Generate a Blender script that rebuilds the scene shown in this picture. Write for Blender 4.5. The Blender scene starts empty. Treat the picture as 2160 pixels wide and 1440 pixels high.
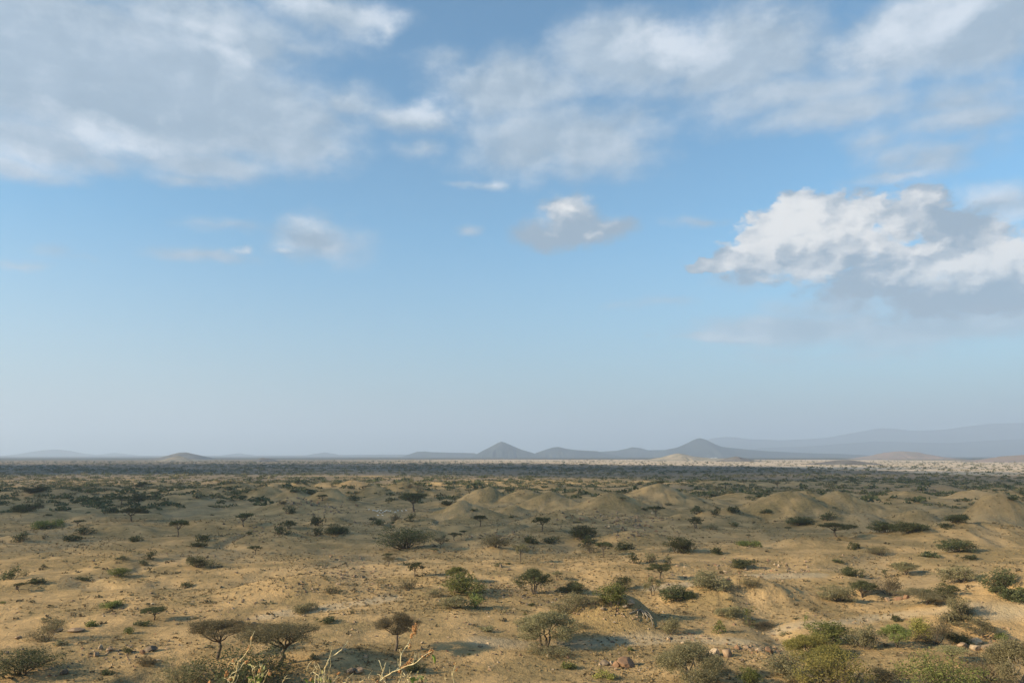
import bpy, bmesh, math, random
import numpy as np
from mathutils import Vector, Matrix

# ------------------------------------------------------------------ camera, world, sun, exposure
SC = bpy.context.scene
EXPO = 1.05
COL = SC.collection
CAMZ = 27.0
F = 1560.0                      # focal length in pixels of the 2160 px wide photograph
PITCH = math.atan(240.0 / F)    # horizon lies 240 px below the middle
CP, SP = math.cos(PITCH), math.sin(PITCH)
SUN_EL = math.radians(22.5)
SUN_DX, SUN_DY = 0.95, 0.31     # horizontal travel of the light (towards right and a little away)
_n = math.hypot(SUN_DX, SUN_DY); SUN_DX /= _n; SUN_DY /= _n

cam_d = bpy.data.cameras.new('camera'); cam = bpy.data.objects.new('camera', cam_d); COL.objects.link(cam)
cam.location = (0, 0, CAMZ); cam.rotation_euler = (math.pi / 2 + PITCH, 0, 0)
cam_d.sensor_width = 36; cam_d.lens = 36 * F / 2160; cam_d.clip_start = 0.1; cam_d.clip_end = 200000
SC.camera = cam

SC.view_settings.view_transform = 'Standard'; SC.view_settings.look = 'None'
SC.view_settings.exposure = EXPO; SC.view_settings.gamma = 1.0
SC.cycles.max_bounces = 5; SC.cycles.diffuse_bounces = 2; SC.cycles.glossy_bounces = 1
SC.cycles.volume_bounces = 1; SC.cycles.transparent_max_bounces = 16
SC.cycles.use_denoising = True

sun_d = bpy.data.lights.new('sun', 'SUN'); sun = bpy.data.objects.new('sun', sun_d); COL.objects.link(sun)
sun_d.energy = 5.0; sun_d.angle = math.radians(0.6); sun_d.color = (1.0, 0.82, 0.57)
ld = Vector((SUN_DX * math.cos(SUN_EL), SUN_DY * math.cos(SUN_EL), -math.sin(SUN_EL)))
sun.rotation_euler = ld.to_track_quat('-Z', 'Y').to_euler()

def pix_dir(px, py):
    u = px - 1080.0; v = py - 720.0
    return np.array([u, F * CP + v * SP, F * SP - v * CP])
def azel(px, py):
    d = pix_dir(px, py); d = d / np.linalg.norm(d)
    return math.atan2(d[0], d[1]), math.asin(d[2])

class NT:
    """small helper to write node trees"""
    def __init__(s, tree): s.t = tree; s.n = tree.nodes; s.l = tree.links
    def new(s, typ, **kw):
        n = s.n.new(typ)
        for k, v in kw.items(): setattr(n, k, v)
        return n
    def put(s, sock, v):
        if isinstance(v, bpy.types.NodeSocket): s.l.new(v, sock)
        elif v is not None:
            if sock.type == 'RGBA' and len(v) == 3: v = (*v, 1)
            sock.default_value = v
    def math(s, op, a, b=None, c=None, clamp=False):
        n = s.new('ShaderNodeMath', operation=op, use_clamp=clamp)
        for i, v in enumerate((a, b, c)):
            if v is not None: s.put(n.inputs[i], v)
        return n.outputs[0]
    def vec(s, op, a, b=None):
        n = s.new('ShaderNodeVectorMath', operation=op)
        s.put(n.inputs[0], a)
        if b is not None: s.put(n.inputs[1], b)
        return n.outputs['Value'] if op in ('LENGTH', 'DISTANCE', 'DOT_PRODUCT') else n.outputs['Vector']
    def noise(s, vec, scale, detail=4, rough=0.55, dist=0.0, out='Fac'):
        n = s.new('ShaderNodeTexNoise'); s.put(n.inputs['Vector'], vec)
        n.inputs['Scale'].default_value = scale; n.inputs['Detail'].default_value = detail
        n.inputs['Roughness'].default_value = rough; n.inputs['Distortion'].default_value = dist
        return n.outputs[out]
    def ramp(s, v, lo, hi, smooth=True, a=0.0, b=1.0):
        n = s.new('ShaderNodeMapRange', interpolation_type='SMOOTHSTEP' if smooth else 'LINEAR')
        s.put(n.inputs[0], v)
        n.inputs[1].default_value = lo; n.inputs[2].default_value = hi
        n.inputs[3].default_value = a; n.inputs[4].default_value = b
        return n.outputs[0]
    def mix(s, f, a, b, mode='MIX'):
        n = s.new('ShaderNodeMix', data_type='RGBA', blend_type=mode)
        s.put(n.inputs[0], f); s.put(n.inputs[6], a); s.put(n.inputs[7], b)
        return n.outputs[2]

# cloud masses of the sky: middle px, py, half width, half height (photo pixels), weight
SOFT = [
    (2080, 60, 210, 110, 1.5), (2050, 240, 190, 55, .9), (1740, 235, 210, 45, .9), (745, 215, 80, 55, 1.0), (1230, 300, 170, 85, 1.1),
    (200, 150, 500, 185, 2.2), (430, 60, 260, 90, 1.5), (640, 300, 130, 70, 1.1), (560, 250, 230, 105, 1.4), (420, 335, 190, 50, 1.1), (90, 300, 230, 48, 1.15), (30, 345, 160, 22, .7),
    (390, 370, 90, 22, .8), (30, 60, 300, 120, 1.2), (700, 25, 150, 50, 1.2), (805, 50, 35, 35, .8), (640, 90, 130, 40, .7),
    (1080, 190, 160, 85, 1.3), (1120, 300, 170, 80, 1.2), (1210, 350, 60, 35, .6), (860, 245, 120, 40, 1.1), (880, 300, 70, 28, .7), (950, 130, 60, 35, .6),
    (1330, 110, 190, 110, 1.5), (1560, 110, 260, 110, 1.4), (1900, 70, 260, 90, 1.5), (1680, 190, 380, 50, .85), (2020, 200, 190, 55, .8),
    (1330, 260, 130, 55, .7), (1390, 230, 80, 22, .5),
    (1960, 340, 170, 42, .8), (2060, 300, 90, 60, .55), (1830, 300, 50, 60, .45), (1880, 375, 130, 18, .8), (1035, 383, 38, 17, .9), (975, 380, 40, 9, .5),
    (660, 505, 125, 52, .85), (600, 525, 36, 13, .9), (430, 538, 115, 19, .85), (498, 524, 18, 13, .95), (480, 475, 110, 16, .5), (590, 490, 90, 20, .5),
    (130, 530, 60, 18, .5), (60, 560, 70, 8, .5), (180, 552, 70, 9, .4),
    (980, 500, 38, 17, .75), 
    (1500, 458, 75, 13, .6), (2110, 440, 110, 50, 1.0), (1385, 642, 75, 10, .4), (1360, 706, 16, 10, .6), (1300, 636, 40, 8, .3),
    (1545, 716, 150, 11, 1.4), (1700, 690, 290, 38, 1.25), (1980, 700, 340, 38, 1.3), (1560, 590, 90, 24, .6), (1780, 650, 190, 45, .9), (1850, 745, 300, 16, .5), (1960, 355, 120, 30, .5),
    (1570, 843, 40, 4, .3), (1870, 833, 40, 4, .3), (1820, 795, 60, 4, .25), (1500, 833, 50, 4, .22),
]
BRIGHT = [
    (230, 280, 130, 38, 1.0), (60, 330, 130, 22, .6), (440, 40, 90, 50, .6), (800, 30, 60, 50, 1.0), (680, 10, 120, 30, .6), (480, 110, 110, 26, .45),
    (880, 225, 130, 40, .75), (1000, 150, 140, 40, .35), (1420, 75, 130, 75, .95), (1850, 65, 170, 60, .8), (1990, 20, 140, 40, .8), (1640, 40, 70, 30, .35),
    (597, 522, 40, 16, .6), (498, 524, 24, 16, .6), (1035, 380, 38, 16, .6), (660, 465, 50, 16, .5), (2080, 420, 110, 32, 1.0), (1900, 375, 130, 20, .4),
    (1560, 716, 150, 9, .35), (740, 200, 50, 22, .4), (2130, 480, 50, 30, .8),
]
CUMU = [
    (1150, 500, 80, 34, 1.2), (1215, 485, 105, 40, 1.3), (1197, 445, 60, 48, 1.4), (1285, 475, 75, 24, 1.0), (655, 500, 95, 38, .55),
    (2060, 620, 220, 62, 1.4), (1880, 590, 200, 60, 1.0), (1600, 545, 130, 30, 1.0), (1690, 455, 110, 62, 1.5), (1620, 500, 75, 60, 1.1), (1570, 540, 75, 40, 1.0), (1500, 553, 70, 20, 1.3), (1800, 465, 110, 60, 1.2), (1930, 455, 95, 60, 1.3),
    (2020, 500, 110, 55, 1.2), (1740, 530, 210, 55, 1.2), (1930, 560, 160, 60, 1.2), (2100, 570, 150, 85, 1.3), (2010, 630, 180, 50, 1.0), (1820, 590, 130, 42, .7),
    (1960, 660, 90, 25, .7), (1590, 580, 90, 22, .6),
]
CUBRIGHT = [
    (1188, 436, 52, 30, .42), (590, 520, 40, 16, .7), (660, 470, 60, 18, .5), (710, 525, 40, 16, .35),
    (1660, 465, 120, 68, 1.15), (1590, 515, 90, 50, .95), (1760, 475, 150, 52, .95), (1860, 480, 80, 55, .6), (1930, 425, 60, 20, .6),
    (1930, 532, 60, 20, .95), (2010, 560, 130, 40, 1.0), (2130, 535, 90, 55, 1.1), (1530, 548, 70, 16, .4), (2150, 480, 30, 20, 1.0), (1720, 560, 90, 20, .3),
]
GROW = 1.07
def blob_group(name, blobs, off=(0, 0)):
    g = bpy.data.node_groups.new(name, 'ShaderNodeTree')
    g.interface.new_socket('P', in_out='INPUT', socket_type='NodeSocketVector')
    g.interface.new_socket('D', in_out='OUTPUT', socket_type='NodeSocketFloat')
    k = NT(g); gi = k.new('NodeGroupInput'); go = k.new('NodeGroupOutput')
    acc = None
    for (px, py, rx, ry, w) in blobs:
        a, e = azel(px, py)
        ra = abs(azel(px + rx, py)[0] - a); re = abs(azel(px, py - ry)[1] - e)
        ra *= GROW; re *= GROW
        q = k.vec('MULTIPLY', gi.outputs[0], (1 / ra, 1 / re, 0))
        d = k.vec('DISTANCE', q, (a / ra, e / re, 0))
        v = k.math('MULTIPLY_ADD', d, -w, w * 1.15)
        acc = v if acc is None else k.new_smax(acc, v)
    k.l.new(acc, go.inputs[0])
    return g
def _smax(self, a, b):
    n = self.new('ShaderNodeMath', operation='SMOOTH_MAX')
    self.put(n.inputs[0], a); self.put(n.inputs[1], b); n.inputs[2].default_value = 0.25
    return n.outputs[0]
NT.new_smax = _smax

SKY_STRENGTH = 0.07
def build_world():
    w = bpy.data.worlds.new('World'); SC.world = w; w.use_nodes = True
    t = w.node_tree; t.nodes.clear(); k = NT(t)
    out = k.new('ShaderNodeOutputWorld'); bg = k.new('ShaderNodeBackground')
    bg.inputs['Strength'].default_value = SKY_STRENGTH
    t.links.new(bg.outputs[0], out.inputs[0])
    sky = k.new('ShaderNodeTexSky', sky_type='NISHITA'); sky.sun_disc = False
    sky.sun_elevation = SUN_EL; sky.sun_rotation = math.atan2(-SUN_DX, -SUN_DY)
    sky.altitude = 900; sky.air_density = 1.0; sky.dust_density = 0.8; sky.ozone_density = 1.6
    tc = k.new('ShaderNodeTexCoord'); d = k.vec('NORMALIZE', tc.outputs['Generated'])
    sep = k.new('ShaderNodeSeparateXYZ'); k.put(sep.inputs[0], d)
    az = k.math('ARCTAN2', sep.outputs[0], sep.outputs[1]); el = k.math('ARCSINE', sep.outputs[2])
    cmb = k.new('ShaderNodeCombineXYZ'); k.put(cmb.inputs[0], az); k.put(cmb.inputs[1], el)
    P = cmb.outputs[0]
    # domain warp: ragged, wind-drawn edges
    st = k.vec('MULTIPLY', P, (1.0, 1.55, 1.0))
    nc = k.noise(st, 5.0, 6, 0.55, out='Color'); nv = k.vec('SUBTRACT', nc, (.5, .5, .5))
    Pw = k.vec('ADD', P, k.vec('MULTIPLY', nv, (.10, .055, 0)))
    ncf = k.noise(st, 22.0, 5, 0.6, out='Color'); nvf = k.vec('SUBTRACT', ncf, (.5, .5, .5))
    Pw = k.vec('ADD', Pw, k.vec('MULTIPLY', nvf, (.035, .018, 0)))
    def grp(g, p):
        n = k.new('ShaderNodeGroup'); n.node_tree = g; k.put(n.inputs[0], p); return n.outputs[0]
    soft = grp(blob_group('soft_masses', SOFT), Pw)
    bri = grp(blob_group('bright_spots', BRIGHT), Pw)
    n1 = k.noise(st, 7.0, 8, 0.6); n2 = k.noise(st, 26.0, 6, 0.6)
    lum = k.math('ADD', k.math('MULTIPLY', k.math('SUBTRACT', n1, .5), 1.7), k.math('MULTIPLY', k.math('SUBTRACT', n2, .5), .7))
    dens = k.math('ADD', soft, lum)
    a_soft = k.ramp(dens, -0.12, 1.05)
    def relief(scale, dl, gain, det=6):
        a = k.noise(Pr, scale, det, .58); b = k.noise(k.vec('ADD', Pr, (-.75 * dl, .9 * dl, 0)), scale, det, .58)
        return k.math('MULTIPLY', k.math('SUBTRACT', a, b), gain)
    Pr = k.vec('ADD', st, k.vec('MULTIPLY', nv, (.06, .06, .0)))
    rel = k.math('ADD', relief(7.0, .022, 2.6), relief(20.0, .007, .9, 5))
    # generic clouds away from the photographed part of the sky
    front = k.ramp(k.math('ABSOLUTE', az), .66, .85, b=1.0)
    gen = k.ramp(k.math('ADD', n1, k.math('MULTIPLY', n2, .2)), .64, .85)
    gen = k.math('MULTIPLY', gen, k.ramp(el, .06, .3))
    up = k.ramp(el, .62, .8)
    a_soft = k.math('MAXIMUM', a_soft, k.math('MULTIPLY', gen, k.math('MAXIMUM', front, up)))
    a_soft = k.math('MULTIPLY', a_soft, .93)
    b1 = k.ramp(k.math('ADD', bri, k.math('MULTIPLY', lum, 0.8)), -.1, 1.0)
    edge = k.math('MULTIPLY', k.ramp(dens, .0, .45), k.ramp(dens, 1.5, .6))
    b2 = k.math('ADD', k.math('MAXIMUM', b1, k.math('MULTIPLY', edge, .16)), k.math('MULTIPLY', rel, .75), clamp=True)
    c_soft = k.mix(k.ramp(n1, .35, .65), (.345, .455, .575), (.43, .54, .665))
    c_soft = k.mix(b2, c_soft, (.74, .81, .90))
    # cumulus on the right: crisp lobes
    ncu = k.noise(st, 30.0, 7, 0.62, out='Color'); nvu = k.vec('SUBTRACT', ncu, (.5, .5, .5))
    Pc = k.vec('ADD', P, k.vec('MULTIPLY', nv, (.06, .035, 0)))
    Pc = k.vec('ADD', Pc, k.vec('MULTIPLY', nvu, (.05, .034, 0)))
    cu = grp(blob_group('cumulus_masses', CUMU), Pc)
    vor = k.new('ShaderNodeTexVoronoi', feature='SMOOTH_F1', voronoi_dimensions='2D'); k.put(vor.inputs['Vector'], k.vec('ADD', st, k.vec('MULTIPLY', nvu, (.03, .03, 0))))
    vor.inputs['Scale'].default_value = 34.0; vor.inputs['Detail'].default_value = 2.0; vor.inputs['Smoothness'].default_value = .35
    puff = k.math('SUBTRACT', .45, vor.outputs['Distance'])
    vv = []
    for off in ((0, 0, 0), (-.010, .012, 0)):
        v2 = k.new('ShaderNodeTexVoronoi', feature='SMOOTH_F1', voronoi_dimensions='2D'); k.put(v2.inputs['Vector'], k.vec('ADD', k.vec('ADD', st, k.vec('MULTIPLY', nvu, (.05, .05, 0))), off))
        v2.inputs['Scale'].default_value = 21.0; v2.inputs['Detail'].default_value = 2.0; v2.inputs['Roughness'].default_value = .5; v2.inputs['Smoothness'].default_value = .9
        vv.append(v2.outputs['Distance'])
    billow = k.math('MULTIPLY', k.math('SUBTRACT', vv[1], vv[0]), .95)
    cdens = k.math('ADD', cu, k.math('ADD', k.math('MULTIPLY', puff, .45), k.math('MULTIPLY', k.math('SUBTRACT', n2, .5), .5)))
    lowsoft = k.ramp(el, azel(1700, 640)[1], azel(1700, 520)[1])
    crisp = k.ramp(az, azel(1380, 500)[0], azel(1450, 500)[0])
    a_hard = k.ramp(cdens, .05, .45); a_mild = k.ramp(k.math('ADD', k.math('MULTIPLY', cu, 1.0), k.math('MULTIPLY', lum, .35)), .0, .85)
    a_cu = k.math('MULTIPLY', k.math('ADD', k.math('MULTIPLY', a_hard, crisp), k.math('MULTIPLY', a_mild, k.math('SUBTRACT', 1.0, crisp))), lowsoft)
    a_cu2 = k.math('MULTIPLY', k.ramp(cdens, -.05, .6), k.math('SUBTRACT', 1.0, lowsoft))
    a_cu = k.math('ADD', a_cu, k.math('MULTIPLY', a_cu2, .9))
    cb = grp(blob_group('cumulus_bright', CUBRIGHT), Pc)
    cbr = k.ramp(k.math('ADD', cb, k.math('ADD', billow, k.math('MULTIPLY', rel, .5))), -.35, 1.05)
    c_cu = k.mix(cbr, (.29, .40, .525), (.90, .90, .90))
    k10 = 1.0 / SKY_STRENGTH / 2 ** EXPO
    c_soft = k.vec('SCALE', c_soft); c_soft.node.inputs['Scale'].default_value = k10
    c_cu = k.vec('SCALE', c_cu); c_cu.node.inputs['Scale'].default_value = k10
    blue = k.mix(1.0, sky.outputs[0], SKY_TINT, 'MULTIPLY')
    hz = k.ramp(el, .30, .0, smooth=False)
    hz = k.math('POWER', k.math('MAXIMUM', hz, 0.0), 1.3)
    left = k.ramp(az, .1, -.7)
    hcol = k.mix(left, (.365, .42, .455), (.44, .455, .50))
    hcol = k.vec('SCALE', hcol); hcol.node.inputs['Scale'].default_value = k10
    base = k.mix(k.math('MULTIPLY', hz, .93), blue, hcol)
    fadeh = k.ramp(el, .02, .26)                        # clouds low over the horizon sink into the murk
    a_s = k.math('MULTIPLY', a_soft, k.math('MULTIPLY_ADD', fadeh, .45, .55))
    c = k.mix(a_s, base, c_soft)
    c = k.mix(a_cu, c, c_cu)
    k.put(bg.inputs['Color'], c)
SKY_TINT = (.76, 1.30, 1.38)
build_world()

# ------------------------------------------------------------------ numeric noise
def _hash(ix, iy, seed):
    h = (ix.astype(np.int64) * 374761393 + iy.astype(np.int64) * 668265263 + seed * 974634777) & 0xffffffff
    h = ((h ^ (h >> 13)) * 1274126177) & 0xffffffff
    return ((h ^ (h >> 16)) & 0xffff) / 65535.0
def vnoise(x, y, seed=0):
    ix = np.floor(x); iy = np.floor(y); fx = x - ix; fy = y - iy
    fx = fx * fx * fx * (fx * (fx * 6 - 15) + 10); fy = fy * fy * fy * (fy * (fy * 6 - 15) + 10)
    a = _hash(ix, iy, seed); b = _hash(ix + 1, iy, seed); c = _hash(ix, iy + 1, seed); d = _hash(ix + 1, iy + 1, seed)
    return (a + (b - a) * fx) * (1 - fy) + (c + (d - c) * fx) * fy - 0.5
def fbm(x, y, octv=4, seed=0, g=0.5):
    s = 0; a = 1.0
    for i in range(octv):
        s = s + a * vnoise(x * 2 ** i + 17.3 * i, y * 2 ** i - 9.1 * i, seed + i); a *= g
    return s
def sstep(a, b, x):
    t = np.clip((x - a) / (b - a), 0, 1); return t * t * (3 - 2 * t)

# ------------------------------------------------------------------ terrain
PLAIN = -1.0
def base_dist(py):            # distance at which the flat plain shows at this row
    v = py - 720.0
    return (CAMZ - PLAIN) * (F * CP + v * SP) / (v * CP - F * SP)
# mounds: summit px, summit row, foot row, half width left, right (px), depth factor, pointedness
MOUNDS = [
    (975, 1060, 1102, 82, 75, 1.2, 1.4), (1028, 1025, 1068, 85, 60, 1.0, 1.3), (1165, 1047, 1082, 90, 70, 1.0, 1.5), (1100, 1038, 1070, 80, 95, .9, 1.6),
    (1295, 1050, 1086, 80, 70, 1.0, 1.6), (1392, 1028, 1070, 110, 95, 1.0, 1.6), (1240, 1030, 1050, 60, 80, .8, 1.6),
    (1655, 1048, 1098, 95, 130, 1.0, 1.7), (1765, 1054, 1094, 80, 120, .9, 1.8), (1942, 1080, 1110, 80, 75, 1.0, 1.5), (1812, 1083, 1112, 90, 90, .9, 1.6),
    (2118, 1052, 1118, 105, 90, .9, 1.35), (1535, 1078, 1102, 60, 80, .9, 1.7), (1440, 1092, 1108, 60, 60, .9, 1.6), (1490, 1080, 1104, 40, 50, .9, 1.5),
    (640, 1014, 1034, 60, 55, .9, 1.5), (685, 1015, 1034, 45, 40, .9, 1.4), (575, 1020, 1038, 50, 50, .9, 1.4), (500, 1020, 1036, 60, 50, .9, 1.4), (745, 1016, 1036, 45, 70, .9, 1.5),
    (560, 1028, 1056, 65, 60, .9, 1.7), (615, 1030, 1058, 40, 55, .9, 1.6), (690, 1036, 1068, 60, 70, .9, 1.6), (415, 1036, 1052, 70, 80, .9, 1.7), (790, 1030, 1056, 70, 80, .9, 1.7), (850, 1022, 1042, 50, 60, .9, 1.6),
    (195, 1083, 1102, 62, 110, 1.0, 1.6), (270, 1108, 1124, 90, 70, .9, 1.7), (610, 1055, 1078, 60, 70, .9, 1.6), (1900, 1040, 1060, 80, 90, .9, 1.6), (1560, 1044, 1062, 70, 70, .9, 1.6),
    (1700, 1040, 1058, 70, 80, .9, 1.6), (2060, 1040, 1062, 90, 80, .9, 1.6), (330, 1016, 1032, 60, 60, .9, 1.6), (120, 1040, 1058, 90, 90, .9, 1.6), (960, 1116, 1132, 60, 60, .9, 1.6),
    (905, 1125, 1138, 70, 40, 1.0, 1.5), (1180, 1090, 1110, 90, 90, .9, 1.6), (1080, 1075, 1096, 60, 70, .9, 1.6), (1560, 1232, 1285, 190, 190, .8, 1.9), (1320, 1276, 1322, 130, 62, .8, 2.2),
    (1060, 1150, 1166, 90, 90, .9, 1.7), (1330, 1128, 1150, 110, 120, .8, 1.7), (560, 1100, 1116, 90, 90, .9, 1.7), (700, 1085, 1102, 60, 80, .9, 1.7), (2040, 1128, 1160, 260, 200, .6, 2.0),
    (640, 1232, 1262, 130, 150, .8, 1.9), (1700, 1150, 1170, 150, 160, .7, 1.8), (300, 1180, 1200, 160, 160, .8, 1.9), (2200, 1235, 1330, 200, 180, .9, 2.0), (720, 1412, 1440, 240, 170, .9, 2.3),
]
_M = []
for (px, yt, yb, wl, wr, dep, pw) in MOUNDS:
    d = float(base_dist(yb)); v = yb - 720.0
    depth = d * CP + 0; s = d / (F * CP + v * SP)
    cy = d + (wl + wr) * .25 * s * dep
    s2 = cy / (F * CP + v * SP)
    hgt = (yb - yt) * s2 * (1.3 if px == 2118 else .85 if px > 2150 else 1.02)
    _M.append(((px - 1080) * s2, cy, hgt, wl * 1.38 * s2, wr * 1.38 * s2, (wl + wr) * .62 * s2 * dep, pw))
def mound_height(x, y):
    z = np.zeros_like(x)
    wob = fbm(x / 14.0, y / 14.0, 3, 71); rough_n = fbm(x / 5.0, y / 5.0, 3, 73)
    for (cx, cy, h, wl, wr, wd, pw) in _M:
        sel = (np.abs(y - cy) < wd * 1.6) & (x > cx - wl * 1.7) & (x < cx + wr * 1.7)
        if not sel.any(): continue
        dx = x[sel] - cx; dy = y[sel] - cy
        w = np.where(dx < 0, wl, wr)
        q = np.sqrt((dx / w) ** 2 + (dy / wd) ** 2) * (1 + .5 * wob[sel])
        z[sel] = np.maximum(z[sel], h * (1 + .12 * rough_n[sel] - .20 * (1 - sstep(0, .14, np.abs(fbm(x[sel] / 11, y[sel] / 22, 3, 75)))) * np.clip(q, 0, 1)) * np.exp(-(q / .60) ** (pw + .15)) * (1 + .22 * wob[sel]))
    return z
def height(x, y):
    x = np.asarray(x, float); y = np.asarray(y, float)
    r = np.hypot(x, y)
    far = sstep(700, 2200, r)
    z = PLAIN + (1 - far) * (2.0 * fbm(x / 150, y / 150, 2, 3) + 1.2 * fbm(x / 46, y / 46, 3, 9)) + far * 1.6 * fbm(x / 700, y / 500, 3, 5)
    near = 1 - sstep(250, 900, r)
    z = z + near * (.60 * fbm(x / 13, y / 13, 3, 21) + .20 * fbm(x / 3.1, y / 3.1, 3, 31) * (.4 + 1.2 * np.clip(fbm(x / 40, y / 30, 2, 33) + .5, 0, 1)))
    mid = sstep(170, 330, r) * (1 - sstep(650, 1100, r))
    m = fbm(x / 38, y / 44, 2, 41) + .25
    bump = mid * np.clip(m, 0, 1) ** 1.6 * 4.5 * (1 + .25 * fbm(x / 9, y / 9, 2, 43))
    # eroded gullies
    gl = np.abs(fbm(x / 60 + .3 * vnoise(x / 20, y / 20, 5), y / 60, 3, 51))
    z = z - near * 1.1 * (1 - sstep(0, .10, gl))
    z = z + sstep(90, 160, r) * (1 - sstep(600, 1000, r)) * 3.2 * (fbm((x + .5 * y) / 120, (y - .3 * x) / 60, 3, 47))
    mh = mound_height(x, y); z = z + np.where(mh > bump, mh, bump) + .35 * np.minimum(mh, bump)
    z = z + 5.0 * np.exp(-((x - 118) / 42) ** 2 - ((y - 128) / 48) ** 2)
    # the slope under the viewpoint
    s = y + 3 * fbm(x / 25, y / 25, 2, 61)
    hill = 25.9 - .30 * np.clip(s, 0, 8) - .44 * np.maximum(s - 8, 0) + .04 * fbm(x / .8, y / .8, 3, 65) - .0006 * x * x * (y < 60)
    hill = np.where(y < 0, 25.9 - .02 * y * 0 - .0002 * (x * x), hill)
    k = 3.0
    zz = np.maximum(z, hill) + np.exp(-np.abs(z - hill) / k) * .5 * (np.abs(hill) < 24) * 0
    return zz

def smooth_rows():
    a = list(np.geomspace(1.0, 55.0, 110)); b = list(np.exp(np.arange(math.log(55.6), math.log(800), .0052)))
    c = list(np.exp(np.arange(math.log(806), math.log(4800), .013))); d = list(np.exp(np.arange(math.log(4900), math.log(41000), .05)))
    return np.array([.02] + a + b + c + d + [41000.0])
R = smooth_rows()
TH = np.concatenate([np.linspace(-.88, .88, 930), np.linspace(.88, 2 * math.pi - .88, 120)[1:-1]])
NR, NTH = len(R), len(TH)
RR, TT = np.meshgrid(R, TH, indexing='ij')
GX = (RR * np.sin(TT)).ravel(); GY = (RR * np.cos(TT)).ravel()
GZ = height(GX, GY)

def ray_ground(pxs, pys):
    """where the sight lines through these points of the photograph meet the ground"""
    pxs = np.asarray(pxs, float); pys = np.asarray(pys, float)
    ys = np.exp(np.linspace(math.log(62), math.log(6000), 1400))
    u = pxs - 1080; v = pys - 720
    yy = F * CP + v * SP; zz = F * SP - v * CP
    X = ys[None, :] * (u / yy)[:, None]; Y = np.repeat(ys[None, :], len(pxs), 0); Z = CAMZ + ys[None, :] * (zz / yy)[:, None]
    H = height(X, Y)
    hit = Z <= H
    i = np.where(hit.any(1), hit.argmax(1), len(ys) - 1)
    r = np.arange(len(pxs)); i0 = np.maximum(i - 1, 0)
    d0 = Z[r, i0] - H[r, i0]; d1 = Z[r, i] - H[r, i]
    t = np.where(d0 - d1 > 1e-9, d0 / np.maximum(d0 - d1, 1e-9), 0); t = np.clip(t, 0, 1)
    y = Y[r, i0] + (Y[r, i] - Y[r, i0]) * t; x = y * u / yy
    return x, y, height(x, y)

# ------------------------------------------------------------------ materials
def mat(name):
    m = bpy.data.materials.new(name); m.use_nodes = True; m.node_tree.nodes.clear()
    return m, NT(m.node_tree)
def finish(m, k, shader, disp=None, vol=None):
    o = k.new('ShaderNodeOutputMaterial')
    if shader is not None: k.l.new(shader, o.inputs['Surface'])
    if vol is not None: k.l.new(vol, o.inputs['Volume'])
    return m
def principled(k, col, rough=.95, bump=None, bstr=.5, bdist=.1, spec=.1):
    b = k.new('ShaderNodeBsdfPrincipled'); k.put(b.inputs['Base Color'], col)
    b.inputs['Roughness'].default_value = rough; b.inputs['Specular IOR Level'].default_value = spec
    if bump is not None:
        n = k.new('ShaderNodeBump'); n.inputs['Strength'].default_value = bstr; n.inputs['Distance'].default_value = bdist
        k.put(n.inputs['Height'], bump); k.l.new(n.outputs[0], b.inputs['Normal'])
    return b.outputs[0]
def obj_coord(k, which='Object'): return k.new('ShaderNodeTexCoord').outputs[which]

def ground_material():
    m, k = mat('dry_savanna_soil'); P = obj_coord(k)
    at = k.new('ShaderNodeAttribute'); at.attribute_name = 'zone'
    sep = k.new('ShaderNodeSeparateColor'); k.put(sep.inputs[0], at.outputs['Color'])
    big = k.noise(P, .012, 5, .6); med = k.noise(P, .09, 6, .62); fine = k.noise(P, .9, 5, .65); vf = k.noise(P, 5.0, 3, .6)
    tan = k.mix(k.ramp(med, .35, .65), (.465, .308, .143), (.345, .230, .110))
    orange = k.mix(.5, tan, (.50, .30, .13))
    c = k.mix(k.ramp(big, .52, .66), tan, orange)
    grass = k.mix(k.ramp(fine, .4, .65), (.275, .20, .09), (.18, .134, .063))
    gm = k.ramp(k.math('ADD', k.math('MULTIPLY', big, .5), k.math('MULTIPLY', med, .6)), .46, .62)
    c = k.mix(k.math('MULTIPLY', gm, .8), c, grass)
    # dry tussocks seen from afar, pebbles
    v = k.new('ShaderNodeTexVoronoi'); k.put(v.inputs['Vector'], P); v.inputs['Scale'].default_value = .75
    tm = k.math('MULTIPLY', k.ramp(v.outputs['Distance'], .30, .12), k.ramp(med, .40, .6))
    c = k.mix(k.math('MULTIPLY', tm, .3), c, (.115, .09, .05))
    c = k.mix(k.math('MULTIPLY', k.ramp(vf, .55, .8), .4), c, (.13, .10, .06))
    c = k.mix(k.math('MULTIPLY', k.ramp(vf, .42, .25), .35), c, (.42, .32, .19))
    c = k.mix(k.math('MULTIPLY', sep.outputs[1], .8), c, k.mix(k.ramp(med, .4, .6), (.125, .108, .086), (.19, .16, .122)))   # scrub-covered soil
    c = k.mix(sep.outputs[0], c, k.mix(k.ramp(k.noise(P, .004, 5, .6), .4, .6), (.60, .46, .33), (.48, .385, .27)))                       # pale flats
    c = k.mix(k.math('MULTIPLY', at.outputs['Alpha'], .45), c, k.mix(k.ramp(fine, .4, .6), (.40, .295, .165), (.32, .23, .128)))   # dry washes
    dist = k.vec('LENGTH', P); c = k.mix(k.math('MULTIPLY', k.ramp(dist, 4300, 6000), k.math('SUBTRACT', 1.0, sep.outputs[0])), c, (.06, .066, .058))   # closed bushland far out
    c = k.mix(k.math('MULTIPLY', sep.outputs[2], .4), c, (.46, .385, .27))                                                          # trampled tracks
    bump = k.math('ADD', k.math('MULTIPLY', fine, 1.0), k.math('MULTIPLY', vf, .35))
    return finish(m, k, principled(k, c, .97, bump, 1.0, .42, .05))
M_GROUND = ground_material()

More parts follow.
